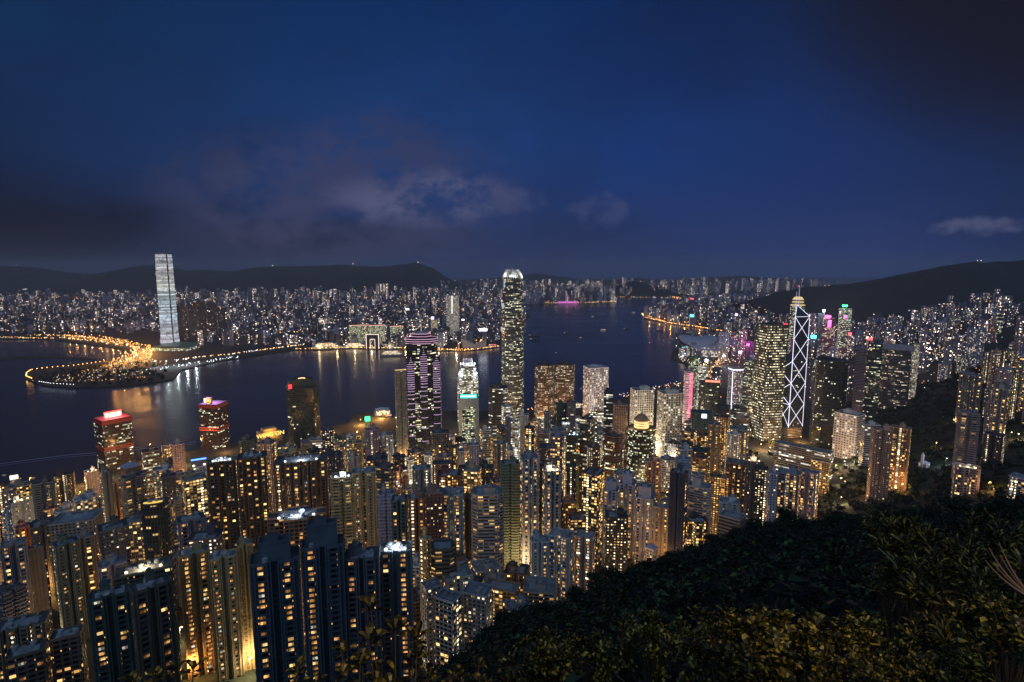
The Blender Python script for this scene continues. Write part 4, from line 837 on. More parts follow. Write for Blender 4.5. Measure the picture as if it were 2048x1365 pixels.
A('violet-grey tower with orange lit flats, middle of the trio on the ridge', 1554, 1602, 950, 660, 'wings', 'res', (.34,.28,.34), .32, rot=-6, dr=.8, roof='ptc', wins=22)
A('pinkish grey tower with orange lit flats, right of the trio on the ridge', 1600, 1640, 948, 665, 'wings', 'res', (.50,.40,.46), .22, rot=-16, dr=.8, roof='t', wins=14)
A('teal dark octagonal tower with green roof lights behind the pergola block', 1380, 1420, 905, 830, 'oct', 'res', (.06,.12,.10), .14, rot=0, dr=.9, roof='p')
A('red tiled-roof villa at the forest edge under the notched towers', 1290, 1316, 1102, 520, 'box', 'pale', 'W', .1, rot=-30, dr=.8, roof='y')
A('blue-tinted walk-up block with cluttered roof, top of the lower centre cluster', 882, 946, 1160, 375, 'wings', 'res', (.30,.38,.48), .26, rot=14, dr=.7, roof='tcd', wins=14)
A('white walk-up block with small dark windows, left of the lower centre cluster', 842, 884, 1180, 352, 'box', 'pale', (.40,.43,.52), .10, rot=24, dr=.8, roof='tcd', wins=6)
A('white-roofed walk-up block leaning over the leaves, front of the lower centre cluster', 868, 925, 1208, 335, 'box', 'res', (.44,.52,.62), .14, rot=-34, dr=.8, roof='tc')
A('walk-up block with a blue awning on its roof, right of the lower centre cluster', 924, 988, 1196, 352, 'box', 'pale', (.34,.40,.50), .16, rot=-22, dr=.8, roof='tc', wins=6)
A('low amber-windowed block under a long dark roof beside the trees', 965, 1042, 1188, 400, 'box', 'res', (.40,.28,.16), .35, rot=-20, dr=.5, roof='c')
# far left block
A('blank-ended tower with a chain of lights down its right edge, far left', 16, 66, 1005, 620, 'wings', 'stair', (.24,.26,.30), .20, rot=14, dr=.6, roof='pF')
A('slim tower topped by a lit white sign panel, far left at the shore', 20, 42, 960, 820, 'box', 'off', (.20,.17,.16), .6, rot=8, dr=1, roof='p')
A('grey balconied double tower left of the big flat roof', 64, 108, 968, 700, 'wings', 'bal', (.20,.20,.19), .10, rot=-6, dr=.7, roof='p')
A('dark brown block lit with yellow windows at the far left shore', 106, 150, 952, 760, 'wings', 'amber', (.17,.11,.08), .22, rot=-8, dr=.7, roof='p')
A('wide flat-roofed slab with a yellow-lit gable wall, left middle', 96, 215, 1048, 500, 'box', 'pale', (.34,.30,.24), .04, rot=-20, dr=.75, roof='tc')
A('grey tower with violet roof sign panel and dotted windows near the red-signed tower', 168, 198, 945, 870, 'box', 'stair', (.24,.23,.30), .05, rot=8, dr=.8, roof='pF')
A('dark tower under a pale pyramid roof right below the red-signed tower', 240, 283, 938, 800, 'box', 'off', 'N', .16, rot=22, dr=.9, roof='y')
A('golden-lit beige tower left below the pyramid-roofed one', 214, 246, 968, 740, 'wings', 'amber', (.42,.28,.18), .35, rot=10, dr=.8, roof='p')
A('slim tower with a double ladder of white lights right of the pyramid roof', 272, 292, 948, 760, 'box', 'stair', (.18,.15,.15), .12, rot=0, dr=1, roof='')
root = building(AP, 'apartment tower', 'dark curved tower with white scalloped balcony lines and a yellow rooftop deck', 281, 340, 1008, 440, 'curve', 'bal', (.05,.06,.05), .10, rot=-14, dr=.8, roof='P', ledge=0); W_, D_, T_ = fin(root)
part(root, 'balcony_edge', wallpaint((.6,.62,.66)), lambda mb: [mb.prism(offset(plan('curve', W_, D_), .7), T_-z, T_-z+.45) for z in range(4, 90, 6)])
part(root, 'lit_deck', YEL_E, lambda mb: mb.box(-W_*.4,W_*.30,-D_*.42,-D_*.1,T_+.1,T_+.6))
A('grey tower with an ornate violet roof crest in front of the white grid tower', 352, 412, 1045, 420, 'wings', 'res', (.22,.22,.28), .14, rot=6, dr=.8, roof='PPtc', wins=18)
root = building(AP, 'hotel', 'white gridded hotel tower with a blue neon roof line', 383, 414, 935, 640, 'box', 'pale', (.60,.64,.74), .12, rot=0, dr=.8, roof=''); W_, D_, T_ = fin(root)
part(root, 'roof_block', wallpaint((.30,.26,.28)), lambda mb: mb.box(-W_*.48,W_*.48,-D_*.4,D_*.4,T_,T_+9)); part(root, 'blue_line', BLUE_E, lambda mb: mb.box(-W_*.5,W_*.5,-D_*.42,-D_*.4,T_+8.6,T_+10.4)); part(root, 'roof_lamp', WARM_E, lambda mb: [mb.box(x*W_-1,x*W_+1,-D_*.42,-D_*.4,T_+1.5,T_+3.2) for x in (-.35,.35)])
A('slim pinkish tower with a rounded top standing at the left waterfront', 343, 369, 890, 900, 'oct', 'pale', (.48,.38,.42), .03, rot=0, dr=.8, roof='p')
A('short white tower with a rose-lit side beside the pinkish round-topped tower', 322, 342, 892, 960, 'box', 'res', (.40,.32,.30), .3, rot=-20, dr=.8, roof='m')
A('dark tower with lime office floors below the wake, left of the pinkish tower', 282, 318, 905, 880, 'box', 'off', (.14,.14,.15), .45, rot=6, dr=.8, roof='p')
A('slim tower of brown slats glowing orange between the hotel and dark towers', 350, 380, 1000, 560, 'wings', 'bal', (.40,.34,.24), .42, rot=0, dr=.8, roof='p')
A('dark grey tower with three light ladders left of the blue-lined hotel', 322, 352, 955, 680, 'box', 'stair', (.13,.12,.13), .16, rot=0, dr=.8, roof='p')
A('pale tower half lit by a chain of bulbs, far left low', 104, 160, 1092, 410, 'wings', 'stair', (.15,.18,.15), .10, rot=10, dr=.8, roof='ptc', wins=8)
A('pinkish tower with amber flats in the lower far-left corner', 0, 56, 1092, 430, 'wings', 'res', (.28,.25,.27), .22, rot=-4, dr=.7, roof='Ptc', wins=26)
A('slim striped tower beside the glowing street at far left', 56, 86, 1098, 445, 'wings', 'amber', (.26,.20,.17), .35, rot=0, dr=.7, roof='pt')
A('low terrace with lit green roof garden in the bottom-left corner', -20, 110, 1262, 330, 'wings', 'res', (.22,.20,.14), .14, rot=-16, dr=.6, roof='tc', wins=12)
A('bottom-left block with a pitched plant roof and amber windows', 10, 100, 1312, 285, 'box', 'fore', (.16,.13,.10), .10, rot=-10, dr=.6, roof='Ptc', wins=10)
A('low block with a blue-lit roof yard beside the dark foreground slab', 98, 172, 1278, 300, 'box', 'fore', (.22,.17,.14), .08, rot=-14, dr=.7, roof='tc', wins=6)
# middle belt
A('grey stone tower with white cornice lines, centre foreground of the office belt', 918, 944, 938, 760, 'box', 'res2', (.10,.14,.18), .08, rot=0, dr=.8, roof='p')
A('windowless violet-grey slab standing between dark glass wings', 938, 958, 892, 740, 'box', 'pale', (.34,.35,.48), .0, rot=0, dr=.9, roof='p')
A('dark glass wing right of the windowless violet-grey slab', 957, 986, 938, 755, 'box', 'res2', (.08,.11,.15), .12, rot=0, dr=.8, roof='p')
A('dark slate tower with a deep green central shaft left of the lit street canyon', 864, 898, 868, 850, 'box', 'res', (.13,.16,.20), .03, rot=0, dr=.8, roof='pt')
A('brown round-fronted tower with a zigzag of white stair lights', 866, 902, 930, 720, 'oct', 'stair', (.22,.14,.10), .05, rot=0, dr=.7, roof='')
O('octagonal dark bronze office tower right of the street to the ferry piers', 977, 1016, 778, 1180, 'oct', 'offw', (.20,.16,.12), .42, rot=0, dr=.9, roof='p')
O('white banded tower with chevron floor lines below the tallest near tower', 1003, 1024, 815, 1080, 'box', 'offw', (.50,.50,.50), .8, rot=20, dr=.8, roof='p')
O('white fan-fronted office block glowing cream beside a blue gable', 1020, 1040, 845, 980, 'box', 'offw', (.66,.64,.54), .85, rot=-20, dr=.9, roof='p')
O('blank cream slab with a notch cut in its foot, centre', 1037, 1058, 832, 1010, 'box', 'pale', (.70,.66,.58), .0, rot=-4, dr=.8, roof='p')
O('dark sloping-roofed gable left of the cream fan-fronted block', 1010, 1022, 838, 960, 'box', 'pale', (.20,.24,.34), .0, rot=20, dr=.8, roof='')
O('gold-crowned cream block of small windows, centre of the office belt', 1072, 1090, 838, 1010, 'box', 'grid', (.56,.44,.28), .5, rot=0, dr=.8, roof='F')
O('plain slate slab immediately right of the gold-crowned cream block', 1088, 1102, 826, 990, 'box', 'pale', (.24,.28,.32), .0, rot=-14, dr=.9, roof='')
O('dark tower with teal lit floors right of centre in the office belt', 1134, 1160, 872, 900, 'box', 'off', 'T', .35, rot=0, dr=.8, roof='pf')
O('slim glowing white core tower beside the teal-floored tower', 1124, 1140, 850, 930, 'box', 'stair', (.50,.50,.46), .2, rot=0, dr=1, roof='f')
O('triangular glass-topped tower with a white corner line', 1176, 1194, 828, 1000, 'tri', 'offw', (.14,.16,.12), .6, rot=0, dr=.9, roof='F')
O('dark round-topped green tower right of the brown twin towers', 1112, 1134, 812, 1060, 'round', 'off', 'T', .25, rot=0, dr=1, roof='p')
O('square grey office tower with a window grid right of the round green tower', 1134, 1152, 806, 1050, 'box', 'grid', (.16,.16,.18), .12, rot=0, dr=.9, roof='p')
O('long low government block with three tiers of white windows near the orange interchange', 1545, 1668, 902, 1000, 'box', 'offw', (.42,.38,.34), .5, rot=-18, dr=.22, roof='t')
O('cream hillside block lit orange from the street below the government block', 1622, 1662, 925, 880, 'box', 'res', (.50,.36,.20), .3, rot=-10, dr=.5, roof='t')
A('tall lattice-faced tower of balconies rising from the trees at right', 1916, 1960, 828, 715, 'wings', 'bal', (.30,.28,.30), .16, rot=8, dr=.8, roof='Pt')
A('pinkish punched-window block below the lattice-faced tower at right', 1906, 1962, 938, 640, 'wings', 'res', (.36,.32,.38), .24, rot=6, dr=.7, roof='tF')
A('dark tower with a double string of lights at the right edge', 1968, 2012, 872, 760, 'wings', 'stair', (.12,.12,.13), .12, rot=-10, dr=.8, roof='p')
A('white hillside block at the very right edge above the bushes', 2016, 2090, 962, 560, 'box', 'res', (.44,.46,.54), .2, rot=-14, dr=.6, roof='pt')
O('tower with a glowing gold roof line among the hillside flats at right', 1934, 1972, 660, 1750, 'box', 'grid', (.28,.30,.40), .3, rot=0, dr=.8, roof='')
A('wide dark hotel-like tower with a lit podium strip on the wooded hill', 1918, 1966, 752, 1130, 'wings', 'res', (.18,.21,.26), .12, rot=0, dr=.6, roof='pt')
root = building('church', 'church', 'small white church with a bell tower and blue-lit gable on the wooded hillside', 1836, 1860, 930, 860, 'box', 'pale', (.55,.58,.62), .05, rot=-20, dr=1.2, roof='y'); W_, D_, T_ = fin(root)
part(root, 'bell_tower', wallpaint((.5,.55,.66)), lambda mb: (mb.box(-W_*.2,W_*.12,-D_*.6,-D_*.35,-3,T_+14), mb.prism([(-W_*.2,-D_*.6),(W_*.12,-D_*.6),(W_*.12,-D_*.35),(-W_*.2,-D_*.35)], T_+14, T_+20, P1=[(-.1-W_*.04,-D_*.48),(.1-W_*.04,-D_*.48),(.1-W_*.04,-D_*.47),(-.1-W_*.04,-D_*.47)])))

# ------------------------------------------------------------------ the rest of the near city, one object each
LMK = [(225,900,'the red-signed waterfront tower'), (427,850,'the golden-emblem tower'), (540,880,'the WING ON store'), (605,820,'the round-shouldered dark tower'), (842,820,'the purple banded tower'),
       (937,780,'the teal-signed block'), (1025,760,'the tallest near tower'), (1109,800,'the joined brown towers'), (1192,800,'the lilac square tower'), (1282,880,'the domed tower'), (1340,860,'the cream gridded blocks'),
       (1392,800,'the pink-edged tower'), (1473,800,'the lilac roof-lit tower'), (1544,780,'the light-studded square tower'), (1596,760,'the white-tubed tower'), (1662,810,'the black glass tower'), (1790,760,'the curved hotel'), (1780,930,'the orange-lit pair'), (1940,880,'the lattice-faced tower'), (1953,680,'the gold-roofed hillside tower'),
       (470,1000,'the brown twin-bay towers'), (605,1000,'the gabled brown tower'), (725,1010,'the cream balcony towers'), (300,1060,'the scalloped curved tower'), (150,1080,'the big flat-roofed slab'), (975,1060,'the scalloped centre tower'), (1230,1020,'the notched row'), (1400,1020,'the pergola-roofed block'), (60,1020,'the blank-ended far-left tower'), (1130,1110,'the broad pale blue block')]
CW = {'W': 'white', 'L': 'blue-grey', 'G': 'grey', 'D': 'near-black', 'T': 'dark teal', 'B': 'brown', 'P': 'pinkish', 'Y': 'ochre', 'S': 'sandy', 'M': 'charcoal', 'V': 'violet-grey', 'N': 'ink-dark', 'R': 'russet'}
SW = {'res': 'amber specked', 'res2': 'wide windowed', 'pale': 'plain walled', 'bal': 'balconied', 'stair': 'stair-lit', 'off': 'office lit', 'offw': 'ribbon windowed', 'grid': 'gridded', 'amber': 'amber glowing', 'dots': 'dotted', 'far': 'speckled'}
PW = {'box': 'block', 'wings': 'notched tower', 'cross': 'cross-shaped tower', 'oct': 'chamfered tower', 'round': 'round tower'}
fill = []
def clear(x, y, r_):
    return all((x-a)**2+(y-b_)**2 > (r_+c)**2*.80 for a, b_, c in FOOT)
def keep_open(px, yt, w_):       # lines of sight the photograph shows open (streets, landmark faces, water)
    return any(a < px+w_/2 and px-w_/2 < b_ and yt < lim for a, b_, lim in OPEN)
OPEN = [(-50,170,965),(170,275,945),(275,400,925),(400,470,915),(470,640,880),(640,690,858),(690,790,868),(790,815,850),(812,874,905),(874,917,860),(914,960,885),(960,1003,858),(1003,1050,845),(1050,1160,838),(1160,1220,815),(1220,1258,850),(1255,1312,925),(1312,1368,890),(1368,1395,822),(1395,1455,790),(1455,1492,810),(1492,1512,800),(1505,1580,885),(1570,1625,885),(1625,1700,895),(1700,1770,840),(1755,1842,822),(1842,2048,600)]
OPEN2 = [(1505,1720,930),(1720,1915,1400),(1640,1745,1400)]
def fillers(n_, Y0, Y1, px0, px1, h0, h1, w0, w1, styles, colors, cat=AP, lits=(.08,.3)):
    done = tries = 0
    while done < n_ and tries < n_*60:
        tries += 1; Y = rnd.uniform(Y0, Y1); px = rnd.uniform(px0, px1); x, _ = at(px, 900, Y); g_ = max(3, G(x, Y))
        if not inside(isl, x, Y+12): continue
        h = rnd.uniform(h0, h1)
        yt = None
        dep = math.atan2(H-g_-h, Y)-PITCH; yt = 682.5+F*math.tan(dep); wm_ = rnd.uniform(w0, w1); wp = wm_*F/Y
        if keep_open(px, yt, wp): continue
        if any(a < px < b_ and yt < lim for a, b_, lim in OPEN2): continue
        xx, _ = at(px, yt, Y)
        if not clear(xx, Y+wm_*.4, wm_*.55): continue
        if any(abs(px-q[0]) < (wp+q[3]-q[2])*.32 and abs(yt-q[1]) < 6 for q in BLD): continue
        st = rnd.choice(styles); co = rnd.choice(colors); pl = rnd.choice(['box','box','wings','wings','cross','oct'] if cat == AP else ['box','box','oct','box','round'])
        fill.append((px, yt, wp, Y, st, co, pl, cat, rnd.uniform(*lits))); FOOT.append((xx, Y+wm_*.4, wm_*.5)); BLD.append((px, yt, px-wp/2, px+wp/2, Y, '')); done += 1
    return done
RS = ['res','res','pale','bal','stair','res2','amber']; RC = ['L','G','V','S','P','B','M','D','Y','N','R','W']
n = []
n.append(fillers(14, 400, 520, -20, 420, 40, 85, 20, 32, RS, ['G','V','S','B','M','N'], lits=(.14,.34)))
n.append(fillers(10, 380, 470, 820, 1080, 25, 60, 18, 26, RS, ['L','G','S','B'], lits=(.14,.34)))
n.append(fillers(38, 520, 680, -40, 1500, 50, 125, 16, 28, RS, RC, lits=(.18,.42)))
n.append(fillers(60, 680, 860, -40, 1620, 45, 135, 15, 28, RS+['stair'], RC, lits=(.18,.42)))
n.append(fillers(46, 860, 1040, 60, 1600, 40, 130, 17, 30, RS+['off','offw','grid'], RC, lits=(.2,.5)))
n.append(fillers(36, 1040, 1260, 260, 1600, 30, 95, 24, 38, ['off','offw','grid','off','dots'], ['G','D','T','M','V','S','N','W'], OF, (.3,.75)))
n.append(fillers(14, 1260, 1480, 950, 1600, 20, 50, 26, 40, ['off','offw','grid'], ['G','D','M','S'], OF, (.4,.8)))
OPEN = [(1842,1905,840),(1905,2100,640)]; OPEN2 = [(1742,1830,1400),(1905,1970,930),(1830,1905,905)]
n.append(fillers(26, 800, 1500, 1835, 2090, 40, 110, 20, 32, RS, ['L','G','V','M','P'], AP, (.10,.28)))
OPEN = [(1335,1478,735),(1300,1500,640),(1500,1620,655),(1620,1700,640),(1700,1760,655),(1755,1842,640),(1842,2048,612)]; OPEN2 = [(1870,1920,1400) if 0 else (0,1,0)]
n.append(fillers(52, 1500, 2300, 1400, 2080, 40, 120, 26, 42, ['far','far','far','grid','far','off'], ['L','V','G','M','N','D','P'], AP, (.30,.6)))
OPEN = [(1300,1500,600),(1500,1620,622),(1620,1760,604),(1760,2060,588)]
n.append(fillers(48, 2300, 3600, 1440, 2090, 60, 130, 32, 50, ['far'], ['L','V','G','M','N'], AP, (.22,.5)))
print('fillers', n)
# unique wording: nearest landmark in the picture, then rank among those that read alike
def desc(f):
    px, yt, wp, Y, st, co, pl, cat, lit = f
    lm = min(LMK, key=lambda q: ((q[0]-px)/1.0)**2+((q[1]-yt)*1.0)**2); dx, dy = px-lm[0], yt-lm[1]
    side = 'left of' if dx < -22 else 'right of' if dx > 22 else ('below' if dy > 0 else 'behind')
    if side in ('left of', 'right of') and dy > 60: side = 'low and '+side
    return f"{CW[co]} {SW[st]} {PW[pl]}", f"{side} {lm[2]}", lm
groups = {}
for f in fill:
    a, b_, lm = desc(f); groups.setdefault((a, b_), []).append(f)
ORD = ['leftmost','second','third','fourth','fifth','sixth','seventh','eighth']; NUMW = ['','','two','three','four','five','six','seven','eight']
count = 0
for (a, b_), fs_ in groups.items():
    fs_.sort(key=lambda f: f[0])
    for i, f in enumerate(fs_):
        px, yt, wp, Y, st, co, pl, cat, lit = f
        if len(fs_) == 1: lab = f"{a} {b_}"
        elif i == 0: lab = f"leftmost of {NUMW[len(fs_)]} {a}s {b_}"
        elif i == len(fs_)-1: lab = f"rightmost of {NUMW[len(fs_)]} {a}s {b_}"
        else: lab = f"{ORD[i]} from left of {NUMW[len(fs_)]} {a}s {b_}"
        bx = FOOT.pop; FOOT_n = len(FOOT)
        r_ = building(cat, 'apartment tower' if cat == AP else 'office tower', lab, px-wp/2, px+wp/2, yt, Y, pl, st, co, lit, rot=random.Random(px).uniform(-25, 25), dr=random.Random(yt).uniform(.65, 1.0),
                      roof=('pt' if Y < 1100 else 'p') if Y < 2200 else '', group='towers filling the near shore city', ledge=None if Y < 750 else 0)
        fin(r_); count += 1
        r_.children[0].pass_index = random.Random(px+yt).randrange(1, 46)
print('filler buildings', count)

# ------------------------------------------------------------------ across the harbour: named blocks first
K = 'kowloon'
def far(label, x0, x1, yt, Y, style='off', col='D', lit=.4, pl='box', rot=0, dr=.6, cat=OF, roof=''):
    r_ = building(cat, 'office tower' if cat == OF else 'apartment tower', label, x0, x1, yt, Y, pl, style, col, lit, rot=rot, dr=dr, roof=roof, base=3, ledge=0); q = fin(r_); return r_, q
for i, (x0, x1, yt) in enumerate(((354,372,612),(374,392,606),(393,412,604),(413,432,608),(434,452,616))):
    far(f"{['leftmost','second from left','middle','fourth from left','rightmost'][i]} of five dark harbourside towers right of the white-striped tower", x0, x1, yt, 3050+i*12, 'far', (.05,.06,.07), .10, 'wings', cat=AP)
for i, (x0, x1, yt) in enumerate(((698,735,652),(737,770,652),(780,807,654))):
    r_, (W_, D_, T_) = far(f"{['left','middle','right'][i]} of three wide green-lit waterfront blocks with rose roof lines", x0, x1, yt, 2960, 'off', (.08,.11,.08), .85)
    part(r_, 'roof_light_line', glow('rose_line', (1,.5,.36), 1.5), lambda mb: mb.box(-W_*.5,W_*.5,-D_*.5-1,-D_*.5,T_+1.5,T_+4))
r_, (W_, D_, T_) = far('tall pale tower with a bright white spine on the far shore', 892, 918, 592, 3150, 'grid', (.40,.42,.40), .75, rot=-10)
part(r_, 'lit_spine', glow('spine_light', (.95,.95,.85), 1.6), lambda mb: (mb.box(-3,-.5,-D_*.5-1,-D_*.5,T_*.6,T_-1), mb.box(2,4,-D_*.5-1,-D_*.5,T_*.6,T_-1)))
far('yellow floodlit office block right of the purple tower on the far shore', 862, 875, 640, 3000, 'grid', (.6,.5,.2), .9)
far('grey twin-line tower just right of the pale spine tower', 922, 934, 648, 2980, 'far', 'G', .4)
far('dark slab left of the pale spine tower on the far shore', 812, 832, 640, 3020, 'far', 'M', .45)
far('block with a violet-white screen behind the purple tower', 845, 860, 632, 3100, 'far', 'M', .3)
for i, (x0, x1) in enumerate(((752,757),(759,764),(766,770),(771,776))): far(f"{['leftmost','second from left','third from left','rightmost'][i]} of four slim lit towers against the northern hills", x0, x1, 568, 7200, 'far', 'G', .9, cat=AP)
# sail-shaped arts centre, gate frame, rail terminus
X, Z = at(948, 695, 2830); r_ = empty('arts_centre', (X, 2850, 3), 0); tag(r_, 'windowless sloping-winged arts centre glowing cream at the tip of the peninsula', 'arts centre')
part(r_, 'wall', wallpaint((.62,.54,.46)), lambda mb: (mb.quad([(-60,0,0),(0,0,0),(0,0,14),(-60,0,46)]), mb.quad([(0,0,0),(62,0,0),(62,0,40),(0,0,14)]), mb.quad([(-60,0,46),(0,0,14),(0,50,14),(-60,50,46)]), mb.quad([(0,0,14),(62,0,40),(62,50,40),(0,50,14)]), mb.quad([(-60,50,0),(-60,0,0),(-60,0,46),(-60,50,46)])))
X, Z = at(744, 700, 2800); r_ = empty('gateway_building', (X, 2815, 3), 0); tag(r_, 'waterfront gateway building outlined in white light like an open frame', 'gateway building')
part(r_, 'wall', M['off'], lambda mb: (mb.box(-32,-12,0,25,0,72,uv=True), mb.box(12,32,0,25,0,72,uv=True), mb.box(-12,12,0,25,50,72,uv=True))).color = (.2,.16,.14,.3)
part(r_, 'outline_light', glow('gate_line', (1,.78,.66), 1.6), lambda mb: (mb.box(-33,-30,-1,0,0,74), mb.box(30,33,-1,0,0,74), mb.box(-30,30,-1,0,71,74), mb.box(-13,-11,-1,0,0,48), mb.box(11,13,-1,0,0,48), mb.box(-11,11,-1,0,47,49)))
X, Z = at(345, 712, 2760); r_ = empty('rail_terminus', (X, 2790, 3), 0); tag(r_, 'low green-lit glass terminus roof at the foot of the white-striped tower', 'rail terminus')
part(r_, 'roof', simple('green_glass_roof', (.10,.22,.18), .3), lambda mb: [mb.quad([(-95+i*19,-60,14+9*math.sin(PI*i/10)),(-95+(i+1)*19,-60,14+9*math.sin(PI*(i+1)/10)),(-95+(i+1)*19,60,20+12*math.sin(PI*(i+1)/10)),(-95+i*19,60,20+12*math.sin(PI*i/10))]) for i in range(10)])
part(r_, 'wall', M['offw'], lambda mb: mb.box(-92,92,-56,56,-1,14,uv=True)).color = (.12,.26,.2,.6)
# clock tower by the tip
X, Z = at(917, 690, 2790); r_ = empty('clock_tower', (X, 2800, 3), 0); tag(r_, 'small lit brick clock tower on the far promenade', 'clock tower')
part(r_, 'shaft', wallpaint((.55,.28,.18)), lambda mb: (mb.box(-4,4,-4,4,0,34), mb.prism([(-4,-4),(4,-4),(4,4),(-4,4)], 34, 44, P1=[(-.3,-.3),(.3,-.3),(.3,.3),(-.3,.3)])))
part(r_, 'clock_face', glow('clock_light', (1,.9,.7), 2), lambda mb: mb.box(-2,2,-4.3,-4,26,30))
# pink-lit cruise terminal on the runway tip
X, Z = at(1135, 606, 6680); r_ = empty('cruise_terminal', (X, 6700, 3), 0); tag(r_, 'magenta-lit cruise terminal on the far runway spit', 'terminal building')
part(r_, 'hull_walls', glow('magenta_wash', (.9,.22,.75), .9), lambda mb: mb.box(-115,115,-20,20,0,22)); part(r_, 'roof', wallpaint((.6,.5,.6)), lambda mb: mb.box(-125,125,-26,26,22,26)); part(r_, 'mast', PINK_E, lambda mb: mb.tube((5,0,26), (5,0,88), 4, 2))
# convention centre with its wing roof
X, Z = at(1406, 706, 2600); r_ = empty('convention_centre', (X, 2600, 3), math.radians(-12)); r_.scale = (1.2, 1.2, 1.2); tag(r_, 'convention centre with a huge curved wing roof jutting into the harbour', 'convention centre')
def wing(mb, w_, d_, z, lift, ofs):
    n_ = 16; mrow = []
    for j in range(9):
        row = []
        for i in range(n_+1):
            s = -1+2*i/n_; tt = -1+2*j/8; hw = math.sqrt(max(0, 1-tt*tt*.82)); row.append((s*w_*hw+ofs, tt*d_, z+lift*(s*s)*hw-8*tt*tt+17*tt+7))
        mrow.append(row)
    for j in range(8):
        for i in range(n_): mb.quad([mrow[j][i], mrow[j][i+1], mrow[j+1][i+1], mrow[j+1][i]])
roofm = simple('aluminium_roof', (.42,.47,.56), .5)
part(r_, 'roof', roofm, lambda mb: wing(mb, 98, 66, 44, 12, 14)); part(r_, 'roof', roofm, lambda mb: wing(mb, 72, 44, 52, 10, -22))
o = part(r_, 'glass_wall', M['offw'], lambda mb: (mb.prism([(math.cos(i*PI/10)*78+8, math.sin(i*PI/10)*52) for i in range(20)], -1, 36, uv=True),)); o.color = (.30,.30,.28,.95)
o = part(r_, 'cyan_prow', glow('cyan_prow', (.35,.9,1), 1.0), lambda mb: [mb.box(-96+k_*3,-60-k_*2,-46,-40+k_*6,4+z,6.2+z) for k_, z in enumerate(range(0, 28, 5))])
o = part(r_, 'prow_wall', M['off'], lambda mb: mb.prism([(-92,-44),(-58,-44),(-58,8),(-80,8)], -1, 30, uv=True)); o.color = (.2,.3,.34,.7)
# signs on the far shores
def sign(label, px, py, Y, w_, h_, mat, board=True, body=None):
    x, z = at(px, py, Y); r_ = empty('neon_sign', (x, Y, z-h_/2), math.atan2(-x, Y)); tag(r_, label, 'sign')
    part(r_, 'lit_face', mat, lambda mb: mb.box(-w_/2,w_/2,-.6,0,0,h_)); part(r_, 'support_frame', METAL, lambda mb: (mb.box(-w_/2,w_/2,0,1.2,-1.5,h_+.5), mb.tube((-w_*.3,.6,-25),(-w_*.3,.6,-1),1), mb.tube((w_*.3,.6,-25),(w_*.3,.6,-1),1)))
    if Y < 2700:
        L = bpy.data.lights.new('sign_glow', 'POINT'); ec = mat.node_tree.nodes['Principled BSDF'].inputs['Emission Color'].default_value; L.energy = 130000*(Y/2000)**2; L.color = tuple(ec)[:3]; L.shadow_soft_size = 3; lo = bpy.data.objects.new('sign_glow', L); COL.objects.link(lo); lo.parent = r_; lo.location = (0,-22,h_)
    if body: text_on(r_, 'sign_letters', body, h_*.8, mat, (0, -1.0, h_/2))
CY = glow('cyan_sign', (.12,.9,1), 3.2, True); WS = glow('white_sign', (.86,.9,1), 4.5, True); MG = glow('magenta_sign', (1,.12,.5), 3.0); RS_ = glow('red_sign', (1,.08,.10), 3.0); GR = glow('green_sign', (.05,1,.3), 3.0); VI = glow('violet_sign', (.75,.5,1), 4.0)
for q in (('cyan sign above the far eastern waterfront, mirrored in the water', 1384, 632, 3900, 34, 22, CY), ('red sign on the eastern shore skyline', 1384, 598, 5600, 40, 16, RS_), ('violet-white sign on the eastern shore', 1473, 630, 3700, 22, 18, VI),
          ('dazzling white sign on the far peninsula, tilted upward', 966, 660, 2950, 58, 18, WS), ('white square screen on the far shore above the teal-signed block', 815, 619, 3500, 26, 12, WS), ('small white screen on the far peninsula near the spine tower', 926, 640, 3100, 18, 10, WS),
          ('violet-white screen on a far tower behind the purple banded tower', 865, 637, 3050, 20, 22, VI), ('green roof sign on the tall tower beneath the island hills', 1690, 612, 2300, 26, 9, GR), ('pink vertical neon sign among the eastern office blocks', 1659, 648, 2050, 15, 34, MG),
          ('pink square neon sign beside the vertical one', 1656, 634, 2100, 26, 14, MG), ('bright pink sign on the face of the green-signed tower', 1691, 634, 2260, 14, 14, MG), ('brilliant white-blue floodlight sign right of the golden crown', 1648, 622, 2400, 12, 12, WS),
          ('cyan-white sign at street level right of the white-tubed tower', 1627, 674, 1900, 22, 14, CY), ('green lit characters sign on a dark block near the piers', 735, 838, 1150, 14, 13, GR), ('red lamp-like sign on the roofs right of the piers sign', 1740, 678, 1750, 18, 9, RS_),
          ('blinding white sign near the convention centre', 1413, 722, 2000, 14, 14, WS), ('violet neon sign low in the business district left of the light-studded tower', 1480, 705, 2200, 14, 10, VI), ('pink-white neon sign over the roofs near the eastern waterfront', 1496, 690, 2500, 18, 12, MG), ('small white neon sign over the convention centre road', 1448, 712, 2300, 12, 9, WS), ('red neon sign on the roofs between the hotel and the tubed tower', 1700, 668, 2000, 14, 9, RS_), ('orange sign low beside the convention centre road', 1735, 676, 1900, 9, 9, glow('orange_sign', (1,.5,.3), 3)), ('white billboard at the far left waterfront tower', 28, 955, 812, 13, 8, glow('cream_sign', (1,.9,.75), 1.2))):
    q = (*q[:4], q[4]*.75, q[5]*.75, q[6])
    sign(*q)
# slim neighbours that carry those signs
far('tall tower with a green roof sign beneath the island hills', 1678, 1704, 618, 2310, 'off', (.30,.22,.28), .6, rot=8)
far('block wrapped in pink neon left of the green-signed tower', 1646, 1672, 636, 2130, 'off', (.30,.16,.22), .5)
far('slim blue-white edged tower right of the golden crown', 1636, 1650, 628, 2420, 'off', (.2,.2,.3), .3)
far('broad pale block behind the white-tubed tower', 1611, 1633, 628, 2600, 'far', 'V', .3)

